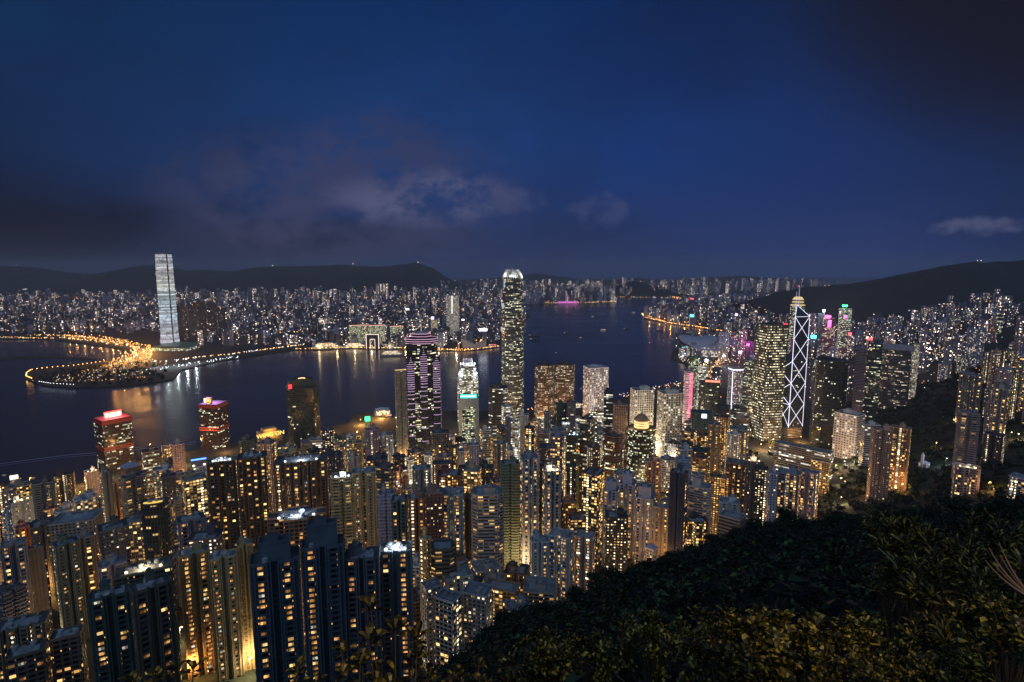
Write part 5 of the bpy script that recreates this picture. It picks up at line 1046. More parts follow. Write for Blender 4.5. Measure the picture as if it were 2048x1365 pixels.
# the distant city: thousands of blocks that read as one mass
def sea_free(x, y): return inside(kow, x, y)
mb = MB(); rr = random.Random(5); ncity = 0; uoff = 0
def cityblock(x, y, w_, d_, h, ang, z0=3):
    global uoff, ncity
    uoff += 977.0; mb.prism(rot_poly(plan('box', w_, d_), ang, x, y), z0-1, z0+h, 0, 1, True, u0=uoff); ncity += 1
tries = 0
AV = [(at(352, 690, 2950)[0], 2980, 110), (at(744,700,2800)[0], 2815, 60), (at(948,695,2830)[0], 2850, 90), (at(340,715,2740)[0], 2740, 130)]
for f in FOOT: 
    if f[1] > 2500: AV.append((f[0], f[1], f[2]+15))
def band(n_, Y0, Y1, h0, h1, hill=None, hp=1.0, a0=-1.05, a1=.75, w_=(18,34)):
    k_ = 0; t_ = 0
    while k_ < n_ and t_ < n_*6:
        t_ += 1; y = math.sqrt(rr.uniform(Y0*Y0, Y1*Y1)); x = y*rr.uniform(a0, a1)
        if not sea_free(x, y-15): continue
        if any((x-a)**2+(y-b_)**2 < c*c for a, b_, c in AV): continue
        px = 1024+F*x/(y*1.02)
        if px < 345 and y < 3480: continue          # reclaimed land and shelter stay open
        if px < 620 and px > 345 and y < 2930: continue
        if noise.noise(Vector((x*.0022, y*.0022, 3))) < -.28: continue
        cl = noise.noise(Vector((x*.0035, y*.0035, 9))) - (.28 if px < 640 else 0); h = h0+(h1-h0)*max(0, min(1, rr.random()**1.6*.8+cl*.5+.15))
        cityblock(x, y, rr.uniform(*w_), rr.uniform(*w_)*.8, h, -math.atan2(x, y)+rr.uniform(-.3,.3)); k_ += 1
band(900, 2780, 4200, 22, 88); band(1200, 4200, 6200, 25, 105); band(1000, 6200, 9000, 35, 140, w_=(26,50)); band(240, 6500, 8600, 90, 190, a0=-.62, a1=.0, w_=(26,40)); band(300, 6600, 9500, 100, 190, a0=0, a1=.33, w_=(28,46)); band(300, 8800, 12500, 130, 240, a0=-.15, a1=.6, w_=(36,60))
# eastern shore of the island, behind the three hundred nearest
k_ = 0; t_ = 0
while k_ < 900 and t_ < 9000:
    t_ += 1; y = rr.uniform(2500, 7600); x = y*rr.uniform(.21, 1.02)
    if not inside(isl, x, y-20) or G(x, y) > 190: continue
    if any((x-a)**2+(y-b_)**2 < (c+14)**2 for a, b_, c in FOOT): continue
    g_ = max(3, G(x, y)); h = rr.uniform(30, 105)
    if g_ > 60: h = rr.uniform(40, 90)
    cityblock(x, y, rr.uniform(22,38), rr.uniform(18,28), h, -math.atan2(x, y)+rr.uniform(-.4,.4), g_-3); k_ += 1
farwall = M['far']
o = mb.build('distant_city', [farwall, ROOFD]); o.color = (.12,.14,.21,.048); tag(o, kind='stuff', label='carpet of distant lit buildings across the harbour and along the eastern shore')
print('far blocks', ncity)
# street lights of the distant city, too many to count
mb = MB(); mats = [glow('street_orange', (1,.42,.10), 4.5), glow('street_warm', (1,.66,.30), 4.5), glow('street_white', (.80,.92,1), 3.2)]
def lamp(x, y, z, s, mi):
    mb.quad([(x-s,y,z-s),(x,y-s,z-s),(x,y,z+s)], None, mi); mb.quad([(x,y-s,z-s),(x+s,y,z-s),(x,y,z+s)], None, mi); mb.quad([(x+s,y,z-s),(x,y+s,z-s),(x,y,z+s)], None, mi); mb.quad([(x,y+s,z-s),(x-s,y,z-s),(x,y,z+s)], None, mi)
def line_lamps(pts, n_, z=9, jit=0, mi=(0,), s=2.0):
    q = [ground_at(a, b_, 3) for a, b_ in pts]; seg = [math.dist(q[i], q[i+1]) for i in range(len(q)-1)]; T = sum(seg)
    for i in range(n_):
        d_ = T*(i+.5)/n_; j = 0
        while d_ > seg[j] and j < len(seg)-1: d_ -= seg[j]; j += 1
        k_ = d_/seg[j]; x = q[j][0]+(q[j+1][0]-q[j][0])*k_+rr.uniform(-jit, jit); y = q[j][1]+(q[j+1][1]-q[j][1])*k_+rr.uniform(-jit, jit); lamp(x, y, z, s*rr.uniform(.7,1.3)*(y/3500)**.6, rr.choice(mi))
line_lamps([(0,676),(60,678),(130,677),(200,684),(260,694)], 120, jit=25, mi=(0,1,1)); line_lamps([(60,672),(120,672),(200,676),(280,690)], 110, jit=30, mi=(0,0,1))
line_lamps([(130,672),(200,680),(262,692),(300,704),(290,716),(250,728),(215,735)], 260, jit=24, mi=(0,0,1), s=1.6); line_lamps([(300,692),(302,706),(300,720)], 26, jit=5, mi=(0,1)); line_lamps([(270,696),(270,716),(240,726)], 50, jit=10, mi=(0,1,1), s=2.5)
line_lamps([(352,722),(400,716),(450,712),(520,702),(600,692)], 90, jit=12, mi=(1,0,2)); line_lamps([(300,742),(400,728),(480,715)], 44, jit=25, mi=(2,), s=2.4); line_lamps([(100,760),(200,752),(300,748)], 60, jit=60, mi=(2,1), s=1.5)
line_lamps([(590,700),(700,697),(800,698),(900,701),(950,700)], 110, jit=10, mi=(0,1)); line_lamps([(860,700),(930,703),(1000,694)], 50, jit=5, mi=(1,0)); line_lamps([(950,690),(985,665),(990,640),(970,625)], 110, jit=24, mi=(0,1), s=2.4)
line_lamps([(1075,607),(1140,607),(1232,604)], 70, jit=10, mi=(1,0)); line_lamps([(1000,598),(1100,596),(1200,594),(1345,596)], 80, jit=60, mi=(0,1,2)); line_lamps([(1340,592),(1375,602)], 30, jit=50, mi=(0,), s=2.2)
line_lamps([(1284,628),(1290,636),(1340,647),(1400,655),(1450,664)], 90, jit=4, mi=(0,0,1), s=2.1); line_lamps([(1286,630),(1340,648),(1400,656),(1470,668),(1500,690)], 80, jit=10, mi=(0,), s=2.2); line_lamps([(1450,672),(1480,690),(1500,700)], 70, jit=30, mi=(0,1), s=1.9)
line_lamps([(1400,700),(1440,706),(1490,700)], 60, jit=40, mi=(1,2,0), s=1.7); line_lamps([(1430,672),(1470,684),(1500,694)], 80, jit=45, mi=(1,2,0), s=1.7); line_lamps([(1370,722),(1410,728),(1470,722)], 60, jit=40, mi=(1,2,1), s=1.4); line_lamps([(1440,720),(1425,740),(1400,765)], 40, jit=8, mi=(0,0,1), s=1.5); line_lamps([(1240,797),(1300,782),(1370,768)], 70, jit=22, mi=(0,1,2), s=1.4); line_lamps([(1060,822),(1150,815)], 24, jit=10, mi=(0,)); 
line_lamps([(150,745),(230,742),(300,722),(330,730)], 90, jit=26, mi=(0,1,1,2), s=1.2); line_lamps([(210,736),(250,718),(300,700)], 140, jit=30, mi=(0,0,1), s=1.4); line_lamps([(120,765),(200,764),(300,756)], 30, jit=14, mi=(0,1), s=1.2)
for _ in range(6200):
    y = math.sqrt(rr.uniform(2800**2, 9500**2)); x = y*rr.uniform(-1.0, .5)
    if sea_free(x, y) and noise.noise(Vector((x*.004, y*.0025, 21))) > -.05+.25*rr.random() and not (1024+F*x/(y*1.02) < 345 and y < 3480): lamp(x, y, rr.uniform(6, 75), rr.uniform(1.0, 2.9)*(y/4000)**.7, rr.choice((0,0,0,1,1,2)))
for _ in range(2000):
    y = rr.uniform(1500, 6500); x = y*rr.uniform(.3, 1.0)
    if inside(isl, x, y) and G(x, y) < 200: lamp(x, y, max(3, G(x, y))+rr.uniform(5, 40), rr.uniform(.6, 1.5)*(y/2500)**.8, rr.choice((0,1,1,2)))
for px, py, Y in ((33,531,10300),(545,532,10200),(706,528,10300),(836,525,10300),(1290,562,14000),(1955,522,4600),(1962,522,4600),(1640,571,11500),(1650,572,11500),(1658,572,11500)):
    x, z = at(px, py, Y); lamp(x, Y, z+4, Y/1500, 1)
o = mb.build('distant_street_lights', mats); tag(o, kind='stuff', label='scattered street and harbour lights of the distant city')

# promenade lamps round the reclaimed headland: single lamps one can count
def ring_lamp(parent_label, x, y, mi, grp, z=3, h=9, s=1.9):
    pass
proto = {}
def small_lamp(x, y, z0, h, kind_, label, grp, en=0, s=1.6):
    key = (kind_, h, s)
    r_ = empty('street_lamp', (x, y, z0)); tag(r_, label, 'street lamp', grp)
    if key not in proto:
        m1 = MB(); m1.tube((0,0,-1), (0,0,h), .22, .12, 6); m1.tube((0,0,h), (1.6,0,h+.5), .1, .08, 5); p_ = m1.build('pole', METAL, r_)
        m2 = MB(); m2.ball((1.6,0,h+.4), s, 0, 6, 4, .7); q_ = m2.build('lamp_head', {'o': ORANGE_E, 'w': WARM_E, 'c': WHITE_E}[kind_], r_); proto[key] = (p_.data, q_.data)
    else:
        for nm, me_ in zip(('pole', 'lamp_head'), proto[key]): o = bpy.data.objects.new(nm, me_); COL.objects.link(o); o.parent = r_
    if en:
        L = bpy.data.lights.new('lamp_light', 'POINT'); L.energy = en; L.color = {'o': (1,.45,.12), 'w': (1,.68,.34), 'c': (.85,.94,1)}[kind_]; L.shadow_soft_size = .8
        lo = bpy.data.objects.new('lamp_light', L); COL.objects.link(lo); lo.parent = r_; lo.location = (1.6, 0, h-s-.6)
    return r_
def lamps_along(pts, n_, kind_, label, grp, s=1.8, en=0, h=9):
    q = [ground_at(a, b_, 3) for a, b_ in pts]; seg = [math.dist(q[i], q[i+1]) for i in range(len(q)-1)]; T = sum(seg)
    for i in range(n_):
        d_ = T*(i+.5)/n_; j = 0
        while d_ > seg[j] and j < len(seg)-1: d_ -= seg[j]; j += 1
        k_ = d_/seg[j]; small_lamp(q[j][0]+(q[j+1][0]-q[j][0])*k_, q[j][1]+(q[j+1][1]-q[j][1])*k_, 3, h, kind_, label, grp, en, s)
lamps_along([(64,762),(52,757),(53,750),(62,744),(90,740),(150,735),(212,726)], 30, 'o', 'sodium lamp in the loop along the headland road', 'sodium lamps round the headland loop', s=1.3)
lamps_along([(76,768),(100,772),(150,775)], 13, 'c', 'white promenade lamp on the headland sea wall', 'white lamps on the headland sea wall', s=1.1)
# roads as strips
def road(name, pts, w_, z=3.4):
    q = [Vector((*ground_at(a, b_, 3), 0)) for a, b_ in pts]; m_ = MB()
    for i in range(len(q)-1):
        d_ = (q[i+1]-q[i]).normalized(); nrm = Vector((-d_.y, d_.x, 0))*w_/2; m_.quad([(*(q[i]-nrm).xy,z),(*(q[i+1]-nrm).xy,z),(*(q[i+1]+nrm).xy,z),(*(q[i]+nrm).xy,z)][::1])
    o = m_.build(name, ASPH); o['kind'] = 'structure'; return q
HW = [road('harbour_tunnel_road', [(110,672),(200,681),(262,693),(296,704),(288,716),(250,726),(205,738)], 60), road('west_road', [(300,740),(400,718),(480,710),(600,693)], 26, 3.8), road('shore_road', [(1284,629),(1292,638),(1340,648),(1400,656),(1470,668),(1500,690)], 26), road('centre_road', [(1448,716),(1425,742),(1395,775)], 26)]
def masts(pts, n_, en, label, grp, kind_='o', h=26, s=2.2, jit=0):
    q = [ground_at(a, b_, 3) for a, b_ in pts]; seg = [math.dist(q[i], q[i+1]) for i in range(len(q)-1)]; T = sum(seg)
    for i in range(n_):
        d_ = T*(i+.5)/n_; j = 0
        while d_ > seg[j] and j < len(seg)-1: d_ -= seg[j]; j += 1
        k_ = d_/seg[j]; small_lamp(q[j][0]+(q[j+1][0]-q[j][0])*k_+rr.uniform(-jit,jit), q[j][1]+(q[j+1][1]-q[j][1])*k_+rr.uniform(-jit,jit), 3, h, kind_, label, grp, en, s)
masts([(130,673),(200,681),(262,693),(296,704),(288,716),(250,726),(215,736)], 18, 50000, 'tall sodium mast over the headland motorway', 'sodium masts over the headland motorway', s=1.4)
masts([(222,738),(245,726),(272,714),(300,702),(285,722),(255,736)], 12, 230000, 'high sodium mast over the wide toll plaza on the headland', 'sodium masts over the toll plaza', jit=14, s=1.5, h=34)
masts([(1286,630),(1340,648),(1400,656),(1470,668)], 10, 50000, 'sodium mast over the eastern shore road', 'sodium masts on the eastern shore road')
masts([(1446,720),(1425,742),(1400,770)], 5, 40000, 'sodium mast over the road behind the convention centre', 'sodium masts on the centre road', h=16, s=1.2)
masts([(300,735),(345,735),(400,725)], 5, 70000, 'white work floodlight mast before the white-striped tower', 'white masts before the striped tower', 'c')
masts([(620,698),(700,697),(790,698),(870,701),(930,702)], 9, 60000, 'warm quay lamp on the far ferry and cruise piers', 'warm lamps on the far piers', 'w', h=14, s=1.6)

# ------------------------------------------------------------------ city streets: lamps between the near towers
STREET = ASPH
sr = random.Random(21)
def street_spot(px, py, z=None):
    Y = 600
    for _ in range(12): x, _z = at(px, 900, Y); g_ = max(3, G(x, Y)); Y = (H-g_)/slope(py)
    x = (px-1024)/F*Y/(math.cos(PITCH)+(682.5-py)/F*math.sin(PITCH)); return x, Y, max(3, G(x, Y))
SP = [(500,1352,'w',1.1,'bright street lamp at the foot of the beige tower'),(380,1360,'o',1,'street lamp glowing at the foot of the yellow-lit tower'),(905,965,'o',3,'lamp in the bright street canyon left of the slate wing'),(905,1000,'o',3,'nearer lamp in the bright street canyon left of the slate wing'),(845,955,'w',3,'lamp at the golden base of the purple banded tower'),
      (850,930,'w',2.5,'lamp by the lower floors of the purple banded tower'),(1520,900,'o',1.3,'left lamp over the orange interchange below the light-studded tower'),(1545,890,'o',1.2,'middle lamp over the orange interchange below the light-studded tower'),(1600,885,'o',1.2,'right lamp over the orange interchange below the white-tubed tower'),(1500,870,'o',1.6,'far lamp over the road left of the light-studded tower'),
      (760,838,'o',4,'lamp on the ferry pier left of the purple tower'),(720,850,'o',3,'lamp on the road behind the green sign'),(1372,890,'w',3,'bright pair-like lamp on the hillside mansion roof'),(1385,888,'w',3,'right neighbour of the bright mansion roof lamp'),(1240,950,'o',2,'lamp in the lane left of the cool notched towers'),(1285,905,'o',2,'lamp behind the domed tower foot'),
      (1200,945,'o',2,'lamp on the curving terraced street'),(700,905,'o',2,'lamp between slim white towers'),(765,1010,'o',3,'lamp in the lane right of the cream towers'),(225,1050,'o',3,'lamp in the orange lane right of the flat-roofed slab'),(240,1010,'o',3,'far lamp in the orange lane below the pyramid roof'),(375,1010,'o',3,'lamp in the lane left of the blue-lined hotel'),(372,960,'o',3,'far lamp in the lane left of the blue-lined hotel'),
      (95,1160,'w',3,'lamp on the glowing street at far left'),(70,1200,'o',3,'nearer lamp on the glowing street at far left'),(120,1120,'w',2,'farther lamp on the glowing street at far left'),(160,1000,'o',3,'lamp at the shore below the dark brown block'),(110,1010,'o',2,'lamp beside the grey double tower'),(1000,1100,'o',2,'lamp right of the scalloped centre tower'),(1040,1165,'w',2,'lamp on the white terrace right of the centre tower'),
      (1330,1080,'o',2,'lamp below the right end of the notched row'),(1430,1040,'o',2,'lamp left of the low white modern house'),(1670,945,'o',3,'starlike lamp in the garden left of the orange-lit pair'),(1690,900,'o',3,'lamp at the foot of the white gridded low block'),(1720,905,'w',3,'right lamp at the foot of the white gridded low block'),(1735,985,'o',2.5,'lamp at the foot of the left orange-lit tower'),
      (1800,990,'o',2.5,'lamp at the foot of the right orange-lit tower'),(1890,935,'c',2,'white lamp beside the little church'),(1870,900,'o',2,'garden lamp on the wooded hillside path'),(1905,850,'o',2,'lone lamp in the woods behind the church'),(1975,990,'o',2.5,'lamp lighting the retaining wall at the right'),(2020,880,'w',3,'left of two starry lamps at the right edge'),(2034,884,'w',3,'right of two starry lamps at the right edge'),(1960,935,'w',2,'lamp on the terrace of the punched-window block'),
      (1080,860,'o',3,'lamp at the golden foot of the joined brown towers'),(1110,870,'o',3,'lamp right of the golden foot of the joined brown towers'),(1060,880,'o',3,'lamp by the blank cream slab'),(960,870,'o',3,'lamp right of the teal-signed block'),(895,880,'o',3,'lamp left of the teal-signed block'),(1165,905,'w',2,'lamp in the belt below the glass-topped tower'),(1150,860,'o',2,'lamp behind the teal-floored tower'),(1310,870,'w',2.5,'lamp between the two gridded cream blocks'),
      (1450,880,'o',2.5,'lamp at the foot of the ribbon-windowed dark tower'),(1480,840,'o',3,'lamp behind the lilac roof-lit tower'),(540,985,'o',2,'lamp between the brown towers'),(655,1010,'o',2,'lamp right of the gabled brown tower'),(800,930,'o',2,'lamp left of the purple tower base'),(820,980,'w',2.5,'lamp in the lane in front of the purple tower'),(1000,905,'o',2,'lamp right of the slate wing'),(610,890,'o',.5,'lamp before the round-shouldered tower'),
      (300,900,'o',2,'lamp near the left waterfront'),(450,905,'o',2,'lamp near the golden-emblem tower'),(340,930,'o',2,'lamp below the pinkish round-topped tower'),(850,1060,'o',2,'lamp between the russet towers'),(1100,1010,'o',2,'lamp below the glass penthouse tower'),(1160,1060,'o',.4,'lamp behind the pinkish corridor tower'),(1290,1080,'o',2,'lamp in the recess of the notched row'),
      (930,1110,'w',2.2,'lamp at the yellow foot of the pale blue tower'),(1540,985,'o',2,'lamp by the vivid ladder tower'),(1630,925,'o',3,'lamp on the cream hillside block street')]
for px, py, kd, p_, lab in SP:
    x, y, g_ = street_spot(px, py)
    small_lamp(x, y, g_, 13, kd, lab, None, (42000 if px < 1620 else 8000)*p_*(y/700)**1.0*(.25 if y > 850 and px < 700 else .6 if y > 850 else 1), .75)
for i in range(105):
    for _ in range(30):
        y = sr.uniform(330, 1350); x = y*sr.uniform(-.95, .62)
        if inside(isl, x, y+10) and all((x-a)**2+(y-b_)**2 > (c+7)**2 for a, b_, c in FOOT) and not (x > y*.4 and y < 620): break
    else: continue
    small_lamp(x, y, max(3, G(x, y)), 13, sr.choice('oooww'), 'street lamp glowing deep between the close-packed towers', 'lamps in the lanes between the towers', 28000*(y/600)**.7, .7)

# ------------------------------------------------------------------ boats
DECK_E = glow('deck_lamp', (1,.72,.40), 1.6)
hullm = simple('boat_hull', (.55,.55,.55), .5); darkh = simple('barge_hull', (.03,.03,.035), .6)
def boat(label, px, py, L_, kind_, ang=0.0, name='boat', e=DECK_E, cat='boat'):
    x, y = ground_at(px, py, 0); r_ = empty(name, (x, y, 0), ang); tag(r_, label, cat)
    def hull(mb):
        a = L_/2; bb = L_*.13; P = [(-a,-bb),(a*.6,-bb),(a,0),(a*.6,bb),(-a,bb)]; mb.prism([(x_*.93,y_*.8) for x_, y_ in P], -.5, L_*.07, P1=P)
    part(r_, 'hull', darkh if kind_ == 'barge' else hullm, hull); z = L_*.07
    if kind_ == 'barge':
        part(r_, 'cabin', hullm, lambda mb: mb.box(-L_*.42,-L_*.26,-L_*.08,L_*.08,z,z+L_*.12)); part(r_, 'derrick', METAL, lambda mb: (mb.tube((0,0,z),(0,0,z+L_*.5),L_*.012), mb.tube((0,0,z+L_*.1),(L_*.35,0,z+L_*.5),L_*.01)))
        part(r_, 'lamp', e, lambda mb: mb.ball((-L_*.34,-L_*.08,z+L_*.16), 1.3))
    else:
        decks = 3 if kind_ == 'ship' else 2
        for k_ in range(decks):
            part(r_, 'deck', M['offw'] if kind_ != 'small' else hullm, lambda mb: mb.box(-L_*(.42-.05*k_),L_*(.34-.08*k_),-L_*.11,L_*.11,z+k_*L_*.045,z+(k_+1)*L_*.045-.15,uv=True)).color = (.5,.5,.5,.6)
            part(r_, 'deck_lights', e, lambda mb: mb.box(-L_*(.40-.05*k_),L_*(.32-.08*k_),-L_*.115,-L_*.11,z+k_*L_*.045+L_*.018,z+k_*L_*.045+L_*.03))
        part(r_, 'funnel', METAL, lambda mb: mb.tube((-L_*.15,0,z+decks*L_*.045-.2),(-L_*.15,0,z+decks*L_*.045+L_*.07),L_*.03,L_*.025,10))
for q in (('brightly lit junk alone in the middle of the harbour', 1207, 661, 46, 'ferry', .4), ('dark derrick barge right of the tallest near tower', 1067, 674, 70, 'barge', .2), ('second dark barge nearer the tallest near tower', 1069, 682, 60, 'barge', -.3), ('dark barge with a red lamp left of the lit junk', 1132, 668, 44, 'barge', .6),
          ('small dark barge right of the lit junk', 1253, 660, 48, 'barge', 0), ('dim boat off the eastern point', 1320, 662, 52, 'barge', .3), ('white launch near the eastern point', 1267, 626, 46, 'small', .5), ('small launch crossing behind the lit junk', 1185, 634, 40, 'small', 1.0), ('tiny launch left of the lit junk', 1161, 676, 26, 'small', .8),
          ('lone buoy-like launch above the lilac tower', 1112, 706, 12, 'small', 0), ('white launch below the lilac square tower', 1162, 778, 12, 'small', 1.2), ('launch near the convention centre', 1344, 679, 34, 'small', 1.4), ('small launch off the far left shore', 65, 957, 10, 'small', .3), ('launch lit white at the far left shore', 9, 951, 8, 'small', .1)):
    boat(*q, name='launch' if q[4] == 'small' else 'barge' if q[4] == 'barge' else 'junk')
boat('white cruise ship moored left of the purple tower on the far quay', 786, 712, 125, 'ship', .22, 'cruise_ship', DECK_E, 'ship')
boat('liner at the left far pier lit gold along its decks', 655, 697, 150, 'ship', .35, 'cruise_ship', glow('gold_deck', (1,.6,.25), 1.6), 'ship')
boat('long ferry at the middle far pier', 712, 696, 130, 'ship', .3, 'cruise_ship', DECK_E, 'ship')
boat('red-lit floating restaurant boat right of the arts centre', 986, 692, 55, 'ferry', .2, 'ferry', RED_E, 'ferry')
# ferry piers near shore
for lab, px, py, w_ in (('brightly lit ferry pier roof left of the purple banded tower', 765, 826, 44), ('small pier with amber lamps right of the brown twin towers', 1150, 812, 30)):
    x, y = ground_at(px, py, 3); r_ = empty('ferry_pier', (x, y, 3), .3); tag(r_, lab, 'ferry pier')
    part(r_, 'deck', CONC, lambda mb: mb.box(-w_*.5,w_*.5,-30,30,-3.5,.5)); part(r_, 'roof', simple_white, lambda mb: (mb.box(-w_*.42,w_*.42,-26,26,7,8), mb.box(-w_*.2,w_*.2,-20,20,8,11)))
    o = part(r_, 'wall', M['offw'], lambda mb: mb.box(-w_*.38,w_*.38,-23,23,.5,7,uv=True)); o.color = (.6,.5,.4,.95)
    part(r_, 'roof_lamps', WARM_E, lambda mb: [mb.ball((w_*(-.4+.2*i),-24,9.5), .9) for i in range(5)])
# wake of a passing ferry on the left: foam lying on the water
foam = simple('foam', (.28,.33,.48), .9)
mw = MB(); 
for k0 in range(2):
    q = [ground_at(px, py+k0*4, 0) for px, py in ((-60,936),(60,920),(130,911),(200,905),(300,892),(392,884))]
    for a, b_ in zip(q, q[1:]): w_ = 2.2 if k0 == 0 else 1.2; mw.quad([(a[0],a[1]-w_,.05),(b_[0],b_[1]-w_,.05),(b_[0],b_[1]+w_,.05),(a[0],a[1]+w_,.05)])
struct(mw, 'ferry_wake', foam)

# ------------------------------------------------------------------ woods
def leafmat(name, c1, c2, rough=.5, sss=.0):
    m = bpy.data.materials.new(name); m.use_nodes = True; t = NT(m.node_tree); b = t.n['Principled BSDF']
    g = t.new('ShaderNodeNewGeometry'); r_ = g.outputs['Random Per Island']; n_ = t.noise(g.outputs['Position'], .09, 3.0, .6)
    k_ = t.m('MULTIPLY', t.mr(n_, .35, .65, .45, 1.5), t.m('ADD', t.m('MULTIPLY', t.m('POWER', r_, 6.0), 3.6), .16)); c = t.mix(r_, c1, c2); t.l.new(t.mix(1.0, c, k_, 'MULTIPLY'), b.inputs['Base Color']); b.inputs['Roughness'].default_value = rough
    b.inputs['Specular IOR Level'].default_value = .3; return m
LEAF_FAR = leafmat('woodland_leaf', (.012,.032,.013), (.026,.046,.016), .65); BARK = simple('bark', (.10,.07,.045), .9, var=.3, vscale=3)
def crown_leaves(mb, c, R_, n_, s, rg, squash=.75):
    for _ in range(n_):
        th_ = rg.uniform(0, 2*PI); cz = rg.uniform(-.35, 1); rr_ = R_*(.72+.36*rg.random())*(.85+.3*noise.noise(Vector((c[0]+th_*2, c[1], cz*3)))); q = math.sqrt(max(0, 1-cz*cz))
        p = Vector((c[0]+rr_*q*math.cos(th_), c[1]+rr_*q*math.sin(th_), c[2]+rr_*cz*squash)); nrm = Vector((q*math.cos(th_)+rg.uniform(-.6,.6), q*math.sin(th_)+rg.uniform(-.6,.6), cz+rg.uniform(-.3,.9))).normalized()
        a = nrm.orthogonal().normalized(); b_ = nrm.cross(a); an = rg.uniform(0, PI); a, b_ = a*math.cos(an)+b_*math.sin(an), b_*math.cos(an)-a*math.sin(an); l1 = s*rg.uniform(.6,1.3); l2 = l1*.5
        mb.quad([p-a*l1, p-b_*l2+nrm*l2*.2, p+a*l1, p+b_*l2+nrm*l2*.2])
def blobcore(mb, c, R_, rg, squash=.7):
    mb.ball((c[0], c[1], c[2]-R_*.2), R_*.62, 0, 7, 5, squash)
wg = random.Random(3); mb = MB(); ntree = 0
y = 9.0; spots = []
while y < 345:
    R_ = min(4.6, .55+.055*y); stp = R_*1.5; x = -.12*y-2
    while x < 1.12*y+4:
        xx, yy = x+wg.uniform(-.4,.4)*stp, y+wg.uniform(-.4,.4)*stp; px = hill_px(xx, yy)
        if yy < YS(px)+12 and px > 800 and (px < 2300): spots.append((xx, yy, R_*wg.uniform(.75,1.25)))
        x += stp
    y += stp*.95
for xx, yy, R_ in spots:
    z = near_hill(xx, yy); s = max(.10, min(.50, .0046*yy+.05)); n_ = 130 if yy < 40 else 190 if yy < 140 else 120
    blobcore(mb, (xx, yy, z+R_*.55), R_, wg); crown_leaves(mb, (xx, yy, z+R_*.55), R_, n_, s, wg); ntree += 1
o = mb.build('hillside_woods', LEAF_FAR); tag(o, kind='stuff', label='dark dense woodland covering the slope below the lookout')
print('woods', ntree, len(mb.f))
# parks and wooded hills on the right
mb = MB(); k_ = 0; tr = 0
while k_ < 1500 and tr < 16000:
    tr += 1; y = math.sqrt(wg.uniform(430**2, 1700**2)); px = wg.uniform(1620, 2120); x = at(px, 900, y)[0]; g_ = G(x, y)
    if not all((x-a)**2+(y-b_)**2 > (c+4)**2 for a, b_, c in FOOT): continue
    R_ = wg.uniform(6, 10); blobcore(mb, (x, y, max(3, g_)+R_*.5), R_, wg); crown_leaves(mb, (x, y, max(3, g_)+R_*.5), R_, 34, 1.7, wg); k_ += 1
for _ in range(160):
    y = wg.uniform(420, 1000); px = wg.uniform(980, 1640); x = at(px, 900, y)[0]
    if all((x-a)**2+(y-b_)**2 > (c+3)**2 for a, b_, c in FOOT): R_ = wg.uniform(4, 6); z = max(3, G(x, y)); blobcore(mb, (x, y, z+R_*.5), R_, wg); crown_leaves(mb, (x, y, z+R_*.5), R_, 34, 1.1, wg)
for _ in range(150):
    y = wg.uniform(930, 1330); px = wg.uniform(1470, 1630); x = at(px, 900, y)[0]
    if noise.noise(Vector((x*.02, y*.012, 2))) > -.05 and all((x-a)**2+(y-b_)**2 > (c+4)**2 for a, b_, c in FOOT): R_ = wg.uniform(5, 8); z = max(3, G(x, y)); blobcore(mb, (x, y, z+R_*.5), R_, wg); crown_leaves(mb, (x, y, z+R_*.5), R_, 34, 1.4, wg)
o = mb.build('park_woods', LEAF_FAR); tag(o, kind='stuff', label='dark park trees between the hillside towers')
mb = MB(); k_ = 0
hd = [ground_at(a, b_, 3) for a, b_ in ((70,752),(100,742),(200,732),(290,722),(345,735),(345,757),(260,768),(150,773),(90,768))]
while k_ < 170:
    x, y = wg.uniform(min(q[0] for q in hd), max(q[0] for q in hd)), wg.uniform(min(q[1] for q in hd), max(q[1] for q in hd))
    if not inside(hd, x, y): continue
    R_ = wg.uniform(6, 12); blobcore(mb, (x, y, 3+R_*.4), R_, wg); crown_leaves(mb, (x, y, 3+R_*.4), R_, 22, 2.6, wg); k_ += 1
o = mb.build('headland_woods', LEAF_FAR); tag(o, kind='stuff', label='dark scrub and trees on the reclaimed headland')
# individual trees standing along the edge of the slope
TREES = []
for v_ in range(3):
    m1 = MB(); tg = random.Random(40+v_); m1.tube((0,0,-3),(.3,.2,4.5),.34,.2,8)
    lobes = [(0,0,6.4,2.6)]
    for i in range(6): a = i*PI/3+tg.uniform(-.4,.4); r_ = tg.uniform(1.5,2.5); z = tg.uniform(4.2,6.4); m1.tube((.2,.1,tg.uniform(2.2,3.8)), (r_*math.cos(a), r_*math.sin(a), z), .13, .05, 5); lobes.append((r_*math.cos(a), r_*math.sin(a), z, tg.uniform(1.2,1.9)))
    m2 = MB()
    for lx, ly, lz, lr in lobes: blobcore(m2, (lx,ly,lz), lr*.8, tg); crown_leaves(m2, (lx,ly,lz), lr, int(150*lr), .30, tg, .85)
    TREES.append((m1, m2))
TM = []
for m1, m2 in TREES:
    a = m1.build('trunk', BARK); b_ = m2.build('crown', LEAF_FAR); TM.append((a.data, b_.data)); bpy.data.objects.remove(a); bpy.data.objects.remove(b_)
edge = [(975,1245),(1010,1228),(1040,1212),(1085,1196),(1120,1192),(1150,1182),(1190,1160),(1225,1146),(1260,1132),(1300,1118),(1340,1104),(1380,1090),(1430,1074),(1470,1060),(1510,1046),(1545,1022),(1575,1014),(1605,1016),(1640,1022),(1680,1026),(1725,1014),(1770,1004),(1820,1004),(1870,1002),(1920,1004),(1975,1000),(2020,996)]
